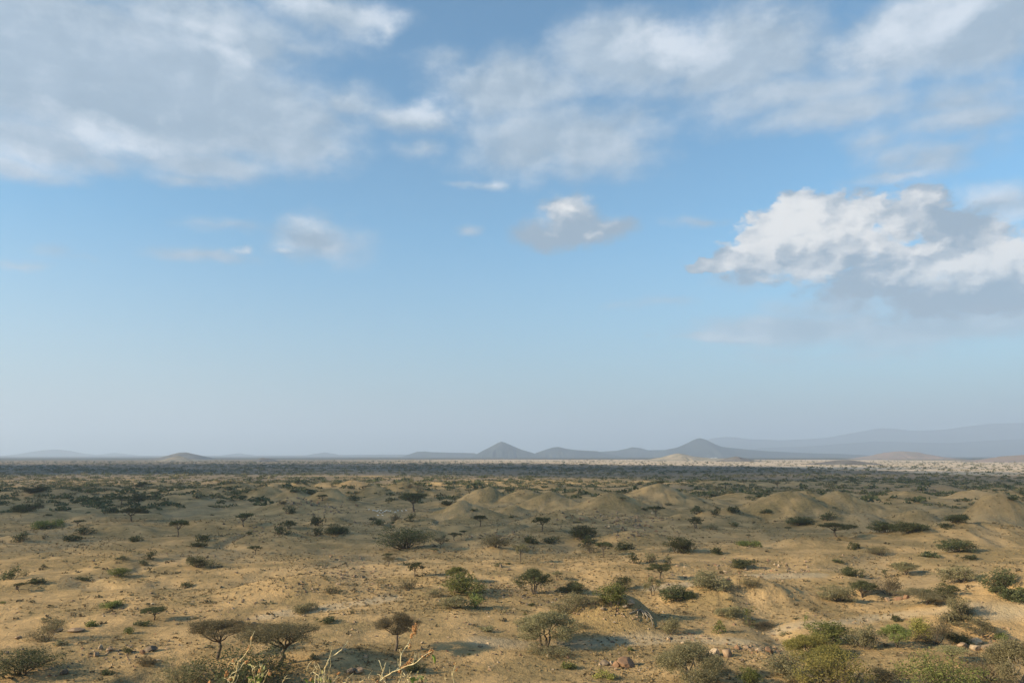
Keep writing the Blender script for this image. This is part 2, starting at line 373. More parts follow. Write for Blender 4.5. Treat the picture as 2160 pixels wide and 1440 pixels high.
def hill_material(name, a, b, sc):
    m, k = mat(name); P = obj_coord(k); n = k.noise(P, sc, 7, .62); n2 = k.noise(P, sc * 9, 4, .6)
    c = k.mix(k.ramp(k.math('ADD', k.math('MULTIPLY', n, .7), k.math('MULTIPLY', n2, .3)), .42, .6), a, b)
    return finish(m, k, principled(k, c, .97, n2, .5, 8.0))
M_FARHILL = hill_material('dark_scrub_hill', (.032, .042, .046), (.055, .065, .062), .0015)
M_SANDHILL = hill_material('pale_sandy_hill', (.38, .31, .22), (.24, .21, .15), .03)
M_DARKHILL = hill_material('dark_rocky_hill', (.13, .115, .10), (.20, .18, .15), .02)
M_PINKHILL = hill_material('pinkish_hill', (.26, .19, .16), (.20, .17, .14), .01)

def leaf_material(name, a, b, trans=.3):
    m, k = mat(name)
    oi = k.new('ShaderNodeObjectInfo'); g = k.new('ShaderNodeNewGeometry')
    P = obj_coord(k); n = k.noise(P, 6.0, 3, .6)
    f = k.math('ADD', k.math('MULTIPLY', g.outputs['Random Per Island'], .55), k.math('MULTIPLY', n, .6))
    c = k.mix(k.ramp(f, .25, .9), a, b)
    hs = k.new('ShaderNodeHueSaturation'); k.put(hs.inputs['Color'], c)
    k.put(hs.inputs['Value'], k.math('MULTIPLY_ADD', oi.outputs['Random'], .5, .78))
    k.put(hs.inputs['Hue'], k.math('MULTIPLY_ADD', oi.outputs['Random'], .03, .485))
    d = principled(k, hs.outputs[0], .8, spec=.15)
    t = k.new('ShaderNodeBsdfTranslucent'); k.put(t.inputs[0], hs.outputs[0])
    mx = k.new('ShaderNodeMixShader'); mx.inputs[0].default_value = trans; k.l.new(d, mx.inputs[1]); k.l.new(t.outputs[0], mx.inputs[2])
    return finish(m, k, mx.outputs[0])
LEAF = {
    'G': leaf_material('green_leaves', (.095, .115, .032), (.21, .22, .07)),
    'D': leaf_material('dark_green_leaves', (.055, .062, .028), (.115, .118, .052)),
    'B': leaf_material('dry_brown_twiglets', (.12, .10, .053), (.205, .175, .09)),
    'O': leaf_material('olive_grey_leaves', (.155, .14, .07), (.28, .245, .13)),
    'Y': leaf_material('yellow_green_leaves', (.19, .18, .045), (.34, .31, .09)),
}
def simple(name, a, b, sc=8.0, rough=.9, bstr=.4):
    m, k = mat(name); n = k.noise(obj_coord(k), sc, 5, .6)
    return finish(m, k, principled(k, k.mix(k.ramp(n, .35, .65), a, b), rough, n, bstr, .05))
M_BARK = simple('dark_bark', (.08, .062, .045), (.14, .11, .08), 12)
M_PALEBARK = simple('pale_bark', (.30, .26, .20), (.18, .15, .11), 12)
M_ROCK = simple('brown_rock', (.20, .135, .085), (.33, .235, .15), 2.2)
M_ROCKD = simple('dark_rock', (.10, .078, .058), (.19, .145, .10), 2.2)
M_ROCKR = simple('reddish_rock', (.28, .16, .09), (.19, .12, .075), 1.8)
M_ROCKP = simple('pale_rock', (.42, .32, .21), (.27, .20, .13), 2.2)
M_GOAT = simple('white_goat_hair', (.80, .78, .74), (.62, .58, .52), 3)
M_GOATB = simple('brown_goat_hair', (.10, .06, .04), (.16, .10, .06), 3)
M_TUFT = leaf_material('dry_grass', (.24, .18, .08), (.40, .30, .15), .25)
M_TUFTD = leaf_material('dark_dry_herbs', (.11, .09, .048), (.19, .15, .08), .2)
M_STRAW = simple('straw_stem', (.68, .58, .35), (.48, .40, .21), 60)
M_SEED = simple('orange_seed_husk', (.56, .32, .14), (.40, .20, .085), 90)
M_POD = simple('green_pod', (.25, .33, .07), (.17, .25, .06), 40)
M_WLEAF = leaf_material('pale_green_weed_leaf', (.48, .46, .17), (.72, .62, .28), .35)
M_WLEAFG = leaf_material('green_weed_leaf', (.10, .15, .03), (.22, .26, .07), .35)
M_WHITE = simple('white_painted_metal', (.84, .84, .82), (.76, .76, .74), 1.0, .5)
M_WALL = simple('pale_wall', (.60, .56, .48), (.50, .46, .40), 1.0)
M_DARK = simple('dark_opening', (.05, .05, .05), (.07, .07, .06), 1.0)

# ------------------------------------------------------------------ mesh helpers
def fast_mesh(name, V, Fq, mats, smooth=False, midx=None):
    """V (n,3), Fq (m,3) or (m,4) or a list of such arrays"""
    me = bpy.data.meshes.new(name)
    arrs = Fq if isinstance(Fq, list) else [Fq]
    arrs = [a for a in arrs if len(a)]
    loops = np.concatenate([a.ravel() for a in arrs]).astype(np.int32)
    tot = np.concatenate([np.full(len(a), a.shape[1]) for a in arrs]).astype(np.int32)
    start = np.concatenate([[0], np.cumsum(tot)[:-1]]).astype(np.int32)
    me.vertices.add(len(V)); me.vertices.foreach_set('co', np.asarray(V, np.float32).ravel())
    me.loops.add(len(loops)); me.loops.foreach_set('vertex_index', loops)
    me.polygons.add(len(tot)); me.polygons.foreach_set('loop_start', start); me.polygons.foreach_set('loop_total', tot)
    for m in mats: me.materials.append(m)
    if midx is not None: me.polygons.foreach_set('material_index', np.asarray(midx, np.int32))
    me.polygons.foreach_set('use_smooth', np.full(len(tot), smooth, bool))
    me.update(calc_edges=True)
    return me
def link(name, me, parent=None, loc=None, **props):
    o = bpy.data.objects.new(name, me); COL.objects.link(o)
    if parent is not None: o.parent = parent
    if loc is not None: o.location = loc
    for kk, v in props.items():
        if v is not None: o[kk] = v
    return o

class MB:
    def __init__(s): s.v = []; s.q = []; s.t = []; s.n = 0; s.qm = []; s.tm = []
    def add(s, V, q=None, t=None, m=0):
        V = np.asarray(V, float)
        if q is not None and len(q): s.q.append(np.asarray(q) + s.n); s.qm += [m] * len(q)
        if t is not None and len(t): s.t.append(np.asarray(t) + s.n); s.tm += [m] * len(t)
        s.v.append(V); s.n += len(V)
    def tube(s, path, radii, sides=6, m=0, cap=True):
        P = np.asarray(path, float); n = len(P); V = []
        for i in range(n):
            d = P[min(i + 1, n - 1)] - P[max(i - 1, 0)]; L = np.linalg.norm(d); d = d / (L if L > 1e-9 else 1)
            a = np.cross(d, [0.3, 0.9, 0.1] if abs(d[1]) < .9 else [1, 0, 0]); a /= np.linalg.norm(a); b = np.cross(d, a)
            for j in range(sides):
                t = 2 * math.pi * j / sides; V.append(P[i] + radii[i] * (a * math.cos(t) + b * math.sin(t)))
        q = [[i * sides + j, i * sides + (j + 1) % sides, (i + 1) * sides + (j + 1) % sides, (i + 1) * sides + j] for i in range(n - 1) for j in range(sides)]
        V.append(P[-1]); c = len(V) - 1
        t = [[(n - 1) * sides + j, (n - 1) * sides + (j + 1) % sides, c] for j in range(sides)]
        s.add(V, q, t, m)
    def leaves(s, C, size, rng, m=0, elong=2.2, upbias=.3):
        n = len(C); C = np.asarray(C)
        a = rng.normal(size=(n, 3)); a[:, 2] *= .6; a /= np.linalg.norm(a, axis=1)[:, None]
        b = rng.normal(size=(n, 3)); b = np.cross(a, b); b /= np.linalg.norm(b, axis=1)[:, None]
        sz = size * (0.5 + rng.random(n))[:, None]
        A = a * sz; B = b * sz / elong
        V = np.stack([C - A, C + B, C + A, C - B], 1).reshape(-1, 3)
        q = np.arange(n * 4).reshape(n, 4)
        s.add(V, q, None, m)
    def mesh(s, name, mats, smooth=False):
        V = np.concatenate(s.v); arr = []; mi = []
        if s.q: arr.append(np.concatenate(s.q)); mi += s.qm
        if s.t: arr.append(np.concatenate(s.t)); mi += s.tm
        return fast_mesh(name, V, arr, mats, smooth, mi)
    def norm(s, w=None, h=None):
        pass

# ------------------------------------------------------------------ ground sheet
def build_ground():
    V = np.stack([GX, GY, GZ], 1)
    i = np.arange(NR - 1)[:, None]; j = np.arange(NTH)[None, :]; j2 = (j + 1) % NTH
    q = np.stack([i * NTH + j, i * NTH + j2, (i + 1) * NTH + j2, (i + 1) * NTH + j], -1).reshape(-1, 4)[:, ::-1]
    me = fast_mesh('ground', V, q, [M_GROUND], True)
    r = np.hypot(GX, GY); n = fbm(GX / 500, GY / 260, 4, 91); n2 = fbm(GX / 160, GY / 60, 3, 95)
    az = np.arctan2(GX, GY)
    edge = np.clip(2650 - 2600 * np.clip(az, 0, 2), 1180, 2800) + 260 * n2 + 120 * n          # near rim of the pale flats, nearer on the right
    pale = sstep(0, 160, r - edge) * (1 - sstep(0, 500, r - (4500 + 700 * n + 500 * az)))
    pale = pale * (.05 + .95 * sstep(-.30, .12, az)) * (0.85 + .4 * n)
    wz = .05 + .95 * sstep(-.30, .12, az)
    scrub = sstep(650, 1150, r + 500 * n2) * (1 - sstep(0, 160, r - edge) * wz)
    far = sstep(4800, 6500, r); scrub = np.maximum(scrub, far)
    track = np.zeros_like(r)
    for line, wid in TRACKS:
        xs, ys, _ = ray_ground([p[0] for p in line], [p[1] for p in line])
        for a in range(len(xs) - 1):
            p = np.array([xs[a], ys[a]]); d = np.array([xs[a + 1], ys[a + 1]]) - p; L2 = d @ d
            sel = (np.abs(GX - p[0]) < 80) & (np.abs(GY - p[1]) < 80)
            t = np.clip(((GX[sel] - p[0]) * d[0] + (GY[sel] - p[1]) * d[1]) / L2, 0, 1)
            dd = np.hypot(GX[sel] - p[0] - t * d[0], GY[sel] - p[1] - t * d[1]) + 1.2 * n2[sel]
            track[sel] = np.maximum(track[sel], 1 - sstep(wid * .4, wid, dd))
    ca = me.color_attributes.new('zone', 'FLOAT_COLOR', 'POINT')
    gl = np.abs(fbm(GX / 60 + .3 * vnoise(GX / 20, GY / 20, 5), GY / 60, 3, 51)); wash = (1 - sstep(.02, .11, gl)) * (1 - sstep(450, 900, r))
    col = np.stack([np.clip(pale, 0, 1), np.clip(scrub, 0, 1), track, wash], 1).astype(np.float32)
    ca.data.foreach_set('color', col.ravel())
    link('ground', me, kind='structure', label='dry rolling savanna ground of tan soil, mounds and pale flats reaching the horizon')
TRACKS = [
    ([(1020, 1352), (1200, 1362), (1330, 1350), (1440, 1345), (1560, 1352)], 4.5),
    ([(1640, 1330), (1740, 1316), (1850, 1300), (1960, 1290), (2080, 1292), (2158, 1284)], 4.0),
    ([(1380, 1240), (1500, 1228), (1600, 1215), (1720, 1212)], 3.5),
    ([(560, 1300), (640, 1288), (740, 1275), (820, 1262)], 4.0),
]
build_ground()

# ------------------------------------------------------------------ distant hills
def hill(name, profile, dist, depth, m, label, rough=.2, zb=-4, nx=160, ny=60):
    """heightfield hill: skyline (photo px, row) at this distance, with real depth towards and away"""
    px = np.array([p[0] for p in profile], float); py = np.array([p[1] for p in profile], float)
    s = dist / (F * CP + 240 * SP)
    X = (px - 1080) * s; Zp = CAMZ + dist * (F * SP - (py - 720) * CP) / (F * CP + (py - 720) * SP)
    xs = np.linspace(X[0], X[-1], nx); zs = np.interp(xs, X, Zp)
    kern = np.array([1, 2, 1]) / 4.0; zs2 = zs.copy(); zs2[1:-1] = np.convolve(zs, kern, 'valid')
    ts = np.linspace(-1, 1, ny)
    XX, TTt = np.meshgrid(xs, ts)
    prof = np.clip(1 - np.abs(TTt) ** 1.25, 0, 1)
    hh = (zs2[None, :] - zb)
    nz = fbm(XX / (depth * .22), TTt * 3, 5, 7 + int(px[0]))
    ridg = np.abs(fbm(XX / (depth * .09), TTt * 1.2, 4, 3 + int(px[0])))
    Z = zb + np.maximum(hh, 0) * prof * (1 + rough * nz * (1 - prof) * 3) - np.maximum(hh, 0) * rough * 1.6 * ridg * (1 - prof)
    ed = np.minimum(1, np.minimum(np.arange(nx), np.arange(nx)[::-1]) / 5.0)
    Z = zb + (Z - zb) * ed[None, :]
    YY = dist + TTt * depth + nz * depth * .15
    XX = XX * (YY / dist) ** .0
    V = np.stack([XX.ravel(), YY.ravel(), Z.ravel()], 1)
    i = np.arange(ny - 1)[:, None]; j = np.arange(nx - 1)[None, :]
    q = np.stack([i * nx + j, i * nx + j + 1, (i + 1) * nx + j + 1, (i + 1) * nx + j], -1).reshape(-1, 4)
    me = fast_mesh(name, V, q, [m], True)
    return link(name, me, kind='structure', label=label)
hill('hills', [(985, 968), (1002, 959), (1020, 949), (1036, 941), (1050, 933.5), (1057, 930.5), (1066, 933), (1086, 942), (1100, 948), (1118, 953), (1135, 958), (1160, 968)], 10500, 800, M_FARHILL, 'tall dark blue volcanic cone left of centre on the horizon')
hill('hills', [(1110, 968), (1130, 955), (1150, 948), (1166, 943), (1178, 942), (1195, 946), (1220, 949), (1260, 951), (1300, 960), (1330, 968)], 11000, 700, M_FARHILL, 'small blue cone just right of the tallest cone')
hill('hills', [(840, 968), (862, 958), (880, 952), (896, 951.5), (910, 953), (950, 954), (1000, 955), (1040, 968)], 11800, 700, M_FARHILL, 'low blue ridge left of the tallest cone')
hill('hills', [(1170, 968), (1250, 953), (1300, 950), (1320, 946), (1334, 942.5), (1348, 944), (1370, 949), (1420, 948), (1460, 968)], 12500, 800, M_FARHILL, 'small round blue hill between the two cones')
hill('hills', [(1360, 970), (1400, 949), (1430, 943), (1440, 939), (1455, 932), (1468, 925.5), (1478, 923), (1489, 925.5), (1502, 933), (1520, 940.5), (1560, 946), (1620, 951), (1700, 955), (1800, 958), (1900, 964), (1980, 970)], 11500, 1000, M_FARHILL, 'blue peak with a long right shoulder in front of the mountain range')
hill('hills', [(1400, 970), (1460, 940), (1500, 924), (1530, 921), (1560, 921.5), (1590, 926), (1640, 928), (1700, 926), (1750, 922), (1800, 913), (1830, 907), (1860, 902.5), (1885, 904), (1910, 908), (1960, 907), (2000, 905), (2040, 899), (2080, 894), (2120, 892), (2160, 891), (2300, 886), (2450, 905), (2650, 970)], 24500, 3500, M_FARHILL, 'long pale blue mountain range on the right horizon', nx=220)
hill('hills', [(1500, 970), (1600, 944), (1700, 941), (1850, 930), (2000, 934), (2160, 925), (2350, 930), (2600, 970)], 19000, 2500, M_FARHILL, 'lower foothills before the right mountain range', nx=200)
hill('hills', [(330, 972), (348, 965), (365, 958), (380, 954), (392, 953.5), (405, 956), (425, 962), (445, 972)], 5600, 330, M_DARKHILL, 'dark hill on the left horizon', zb=-3)
hill('hills', [(322, 980), (345, 971), (362, 965), (376, 960.5), (388, 963), (405, 969), (430, 975), (450, 980)], 3700, 160, M_SANDHILL, 'pale sandy hillock before the dark left hill', zb=-3)
hill('hills', [(40, 966), (70, 955), (92, 949), (115, 947.5), (140, 950), (165, 956), (200, 966)], 20000, 1500, M_FARHILL, 'faint blue hill at the far left horizon')
hill('hills', [(200, 966), (225, 957), (245, 954.5), (262, 957), (290, 966)], 22000, 1300, M_FARHILL, 'very faint low hill right of the far left hill')
hill('hills', [(470, 966), (490, 957), (503, 955.5), (520, 958), (545, 966)], 20000, 1300, M_FARHILL, 'faint low hill right of the dark left hill')
hill('hills', [(640, 966), (662, 957), (684, 953.5), (705, 956), (730, 966)], 19000, 1300, M_FARHILL, 'faint low hill left of the cones')
hill('hills', [(-300, 968), (0, 960.2), (300, 960.4), (600, 960), (860, 958), (1400, 957), (1500, 968)], 17500, 1500, M_FARHILL, 'dark scrub rise along the left horizon', nx=160)
hill('hills', [(1330, 976), (1370, 969), (1400, 963), (1418, 957.5), (1430, 955.5), (1445, 957.5), (1460, 962), (1500, 966), (1560, 967), (1620, 976)], 3900, 240, M_SANDHILL, 'pale sandy hillock on the sunlit flats in front of the blue peak', zb=-3)
hill('hills', [(1505, 976), (1530, 967), (1552, 962), (1566, 965), (1590, 970), (1620, 976)], 3400, 150, M_DARKHILL, 'small dark rocky knoll right of the white building', zb=-3)
hill('hills', [(1640, 990), (1690, 982), (1730, 975), (1765, 970), (1785, 969.5), (1810, 972), (1850, 979), (1920, 983), (2010, 990)], 2350, 150, M_DARKHILL, 'dark scrubby knoll standing on the pale right flats', zb=-3)
hill('hills', [(1780, 976), (1830, 962), (1870, 954), (1900, 951), (1930, 953), (1970, 961), (2040, 976)], 5600, 350, M_PINKHILL, 'purplish low hill below the mountain range', zb=-3)
hill('hills', [(1990, 982), (2060, 971), (2120, 962), (2170, 958), (2260, 956), (2400, 982)], 3300, 260, M_PINKHILL, 'pinkish sandy rise at the right edge of the flats', zb=-3)
hill('hills', [(530, 978), (545, 968), (556, 965), (575, 968), (600, 978)], 3600, 100, M_DARKHILL, 'tiny dark outcrop on the left flats', zb=-3)

# ------------------------------------------------------------------ plant prototypes (unit width and height)
def sub_clumps(rng, lobes, per, shell=.55, flatbase=0):
    out = []; nrm = []
    for (c, r) in lobes:
        c = np.array(c); r = np.array(r)
        d = rng.normal(size=(per, 3)); d /= np.linalg.norm(d, axis=1)[:, None]
        if flatbase: d[:, 2] = np.where(d[:, 2] < 0, d[:, 2] * .25, d[:, 2])
        rad = shell + (1 - shell) * rng.random(per) ** .6
        out.append(c + d * r * rad[:, None])
    return np.concatenate(out)
def crown(mb, rng, C, per, spread, leaf, m=0, flat=.7, elong=2.2):
    n = len(C)
    P = np.repeat(C, per, 0) + rng.normal(size=(n * per, 3)) * np.array([spread, spread, spread * flat])
    P[:, 2] = np.maximum(P[:, 2], .01)
    mb.leaves(P, leaf, rng, m, elong)
def limb_path(rng, a, b, bend=.12, n=5):
    a = np.array(a, float); b = np.array(b, float); L = np.linalg.norm(b - a)
    t = np.linspace(0, 1, n)[:, None]; P = a + (b - a) * t
    o = rng.normal(size=3) * bend * L; P = P + np.sin(t * math.pi) * o
    P[1:-1] += rng.normal(size=(n - 2, 3)) * .03 * L
    return P
def normalise(*mbs):
    V = np.concatenate([np.concatenate(m.v) for m in mbs])
    lo = np.percentile(V, 1.0, 0); hi = np.percentile(V, 99.0, 0)
    cx = (lo[0] + hi[0]) / 2; cy = (lo[1] + hi[1]) / 2; w = max(hi[0] - lo[0], hi[1] - lo[1]); h = hi[2]
    for m in mbs:
        for v in m.v: v[:, 0] = (v[:, 0] - cx) / w; v[:, 1] = (v[:, 1] - cy) / w; v[:, 2] /= h
def proto_acacia(seed, style='flat', n=1.0, dry=False, ls=1.0):
    rng = np.random.default_rng(seed); tr = MB(); cr = MB()
    fork = {'flat': .30, 'dome': .22, 'open': .16, 'tall': .34}[style]
    lean = rng.normal(size=2) * .03
    base = np.array([0, 0, -.04]); f = np.array([lean[0], lean[1], fork])
    multi = 3 if style in ('dome', 'open') else 1
    lobes = []; ends = []
    nl = rng.integers(7, 10)
    for i in range(nl):
        a = 2 * math.pi * i / nl + rng.normal() * .25; rr = rng.uniform(.22, .40)
        if style == 'flat': z = .56 + rng.uniform(-.05, .06) - .12 * (rr - .2); rad = (.17, .17, .055)
        elif style == 'tall': z = .60 + rng.uniform(-.08, .10); rad = (.16, .16, .09)
        elif style == 'dome': z = .52 - .85 * (rr - .20) + rng.uniform(-.04, .04); rad = (.19, .19, .12)
        else: z = .42 - .95 * (rr - .22) + rng.uniform(-.05, .05); rad = (.15, .15, .13)
        lobes.append(((rr * math.cos(a), rr * math.sin(a), z), rad)); ends.append(lobes[-1][0])
    for i in range(3):
        a = rng.uniform(0, 6.28); rr = rng.uniform(0, .16)
        z = {'flat': .60, 'tall': .68, 'dome': .56, 'open': .52}[style] + rng.uniform(-.03, .03)
        lobes.append(((rr * math.cos(a), rr * math.sin(a), z), (.17, .17, .06 if style == 'flat' else .10))); ends.append(lobes[-1][0])
    if multi == 1:
        tr.tube(limb_path(rng, base, f, .05), np.linspace(.030, .022, 5), 7)
        starts = [f] * 3
    else:
        starts = []
        for i in range(multi):
            a = 2 * math.pi * i / multi + rng.normal() * .3; e = np.array([.09 * math.cos(a), .09 * math.sin(a), fork + rng.uniform(-.03, .05)])
            tr.tube(limb_path(rng, base + [.01 * math.cos(a), .01 * math.sin(a), 0], e, .12), np.linspace(.024, .015, 5), 6); starts.append(e)
    for e in ends:
        e = np.array(e); s = min(starts, key=lambda q: np.linalg.norm(q[:2] - e[:2]) + rng.random() * .05)
        tr.tube(limb_path(rng, s, e, .10), np.linspace(.013, .004, 5), 5)
    C = sub_clumps(rng, lobes, int(20 * n), .45, 1 if style == 'flat' else 0)
    for c in C[::2]:
        e = min(ends, key=lambda q: np.linalg.norm(np.array(q) - c)); s = np.array(e) * [.75, .75, .88]
        tr.tube([s, (s + c) / 2 + rng.normal(size=3) * .01, c], [.0035, .0026, .0014], 3)
    crown(cr, rng, C, int((32 if dry else 36) * n), .036, .0145 * ls, elong=3.0 if dry else 2.0)
    normalise(tr, cr)
    return tr, cr
def proto_bush(seed, style='round', n=1.0, dry=False, ls=1.0):
    rng = np.random.default_rng(seed); tr = MB(); cr = MB(); lobes = []
    nl = {'round': 8, 'low': 7, 'upright': 5, 'wide': 11}[style]
    for i in range(nl):
        a = rng.uniform(0, 6.28); rr = rng.uniform(.05, .32)
        if style == 'round': c = (rr * math.cos(a), rr * math.sin(a), rng.uniform(.16, .42) - rr * .3); rad = (.19, .19, .16)
        elif style == 'low': c = (rr * 1.1 * math.cos(a), rr * 1.1 * math.sin(a), rng.uniform(.06, .15)); rad = (.17, .17, .10)
        elif style == 'wide': c = (rr * 1.2 * math.cos(a), rr * 1.2 * math.sin(a), rng.uniform(.14, .34)); rad = (.16, .16, .12)
        else: c = (rr * .25 * math.cos(a), rr * .25 * math.sin(a), .15 + .8 * i / nl); rad = (.20, .20, .20)
        lobes.append((c, rad))
    for c, r in lobes:
        tr.tube(limb_path(rng, (c[0] * .12, c[1] * .12, -.03), c, .15, 4), [.012, .010, .007, .004], 4)
    C = sub_clumps(rng, lobes, int(18 * n), .5)
    C[:, 2] = np.maximum(C[:, 2], .03)
    for c in C[::3]:
        s = c * [.5, .5, .55]
        tr.tube([s, (s + c) / 2 + rng.normal(size=3) * .015, c * 1.03], [.004, .003, .0015], 3)
    crown(cr, rng, C, int((22 if dry else 30) * n), .040, .0150 * ls, elong=3.0 if dry else 2.0)
    normalise(tr, cr)
    return tr, cr
_cache = {}
TREE = ('flat', 'dome', 'open', 'tall')
def proto(kind, colour, var, near):
    """mesh pair (woody part, leafy part) for this kind, colour and variant"""
    key = (kind, colour, var, near)
    if key in _cache: return _cache[key]
    dry = colour == 'B'
    n = (1.9 if kind in TREE else 1.1) if near == 2 else 1.0 if near else .45; ls = .62 if near == 2 else 1.0
    if kind in ('flat', 'dome', 'open', 'tall'): tr, cr = proto_acacia(hash_seed(kind, var), kind, n, dry, ls)
    else: tr, cr = proto_bush(hash_seed(kind, var), kind, n, dry, ls)
    if not near:       # fewer but larger leaves far away
        for v in cr.v:
            q = v.reshape(-1, 4, 3); c = q.mean(1, keepdims=True); v[:] = (c + (q - c) * 1.9).reshape(-1, 3)
    wood = M_PALEBARK if colour in ('O', 'P') and kind == 'open' else M_BARK
    a = tr.mesh('wood_' + kind, [wood], True); b = cr.mesh('leaves_' + kind, [LEAF[colour]])
    c = None
    _cache[key] = (a, b); return _cache[key]
def hash_seed(kind, var): return {'flat': 100, 'dome': 200, 'open': 300, 'tall': 400, 'round': 500, 'low': 600, 'upright': 700, 'wide': 800}[kind] + var
_single = {}
def single_mesh(kind, colour, var):
    key = (kind, colour, var)
    if key not in _single:
        dry = colour == 'B'
        f = proto_acacia if kind in ('flat', 'dome', 'open', 'tall') else proto_bush
        tr, cr = f(hash_seed(kind, var) + 37, kind, .42, dry)
        for v in cr.v:
            q = v.reshape(-1, 4, 3); c = q.mean(1, keepdims=True); v[:] = (c + (q - c) * 2.0).reshape(-1, 3)
        mb = MB(); n0 = 0
        for src, mi in ((tr, 0), (cr, 1)):
            V = np.concatenate(src.v); mb.add(V, np.concatenate(src.q) if src.q else None, np.concatenate(src.t) if src.t else None, mi)
        _single[key] = mb.mesh('small_' + kind, [M_BARK, LEAF[colour]])
    return _single[key]

RND = random.Random(4)
def place_plant(kind, colour, pos, w, h, label, group, big, name=None, cat=None, near=False):
    x, y, z = pos; rot = RND.uniform(0, 6.28); var = RND.randrange(3)
    tree = kind in TREE
    name = name or ('acacia_tree' if tree else 'thorn_shrub'); cat = cat or ('tree' if tree else 'shrub')
    if tree or big:
        wood, leaf = proto(kind, colour, var, near)
        o = link(name, None, loc=(x, y, z), label=label, category=cat, group=group)
        o.rotation_euler = (0, 0, rot); o.scale = (w, w * RND.uniform(.85, 1.1), h)
        link('trunk' if tree else 'stem', wood, o); link('crown' if tree else 'foliage', leaf, o)
    else:
        o = link(name, single_mesh(kind, colour, var), loc=(x, y, z), label=label, category=cat, group=group)
        o.rotation_euler = (0, 0, rot); o.scale = (w, w * RND.uniform(.85, 1.1), h)
    return o
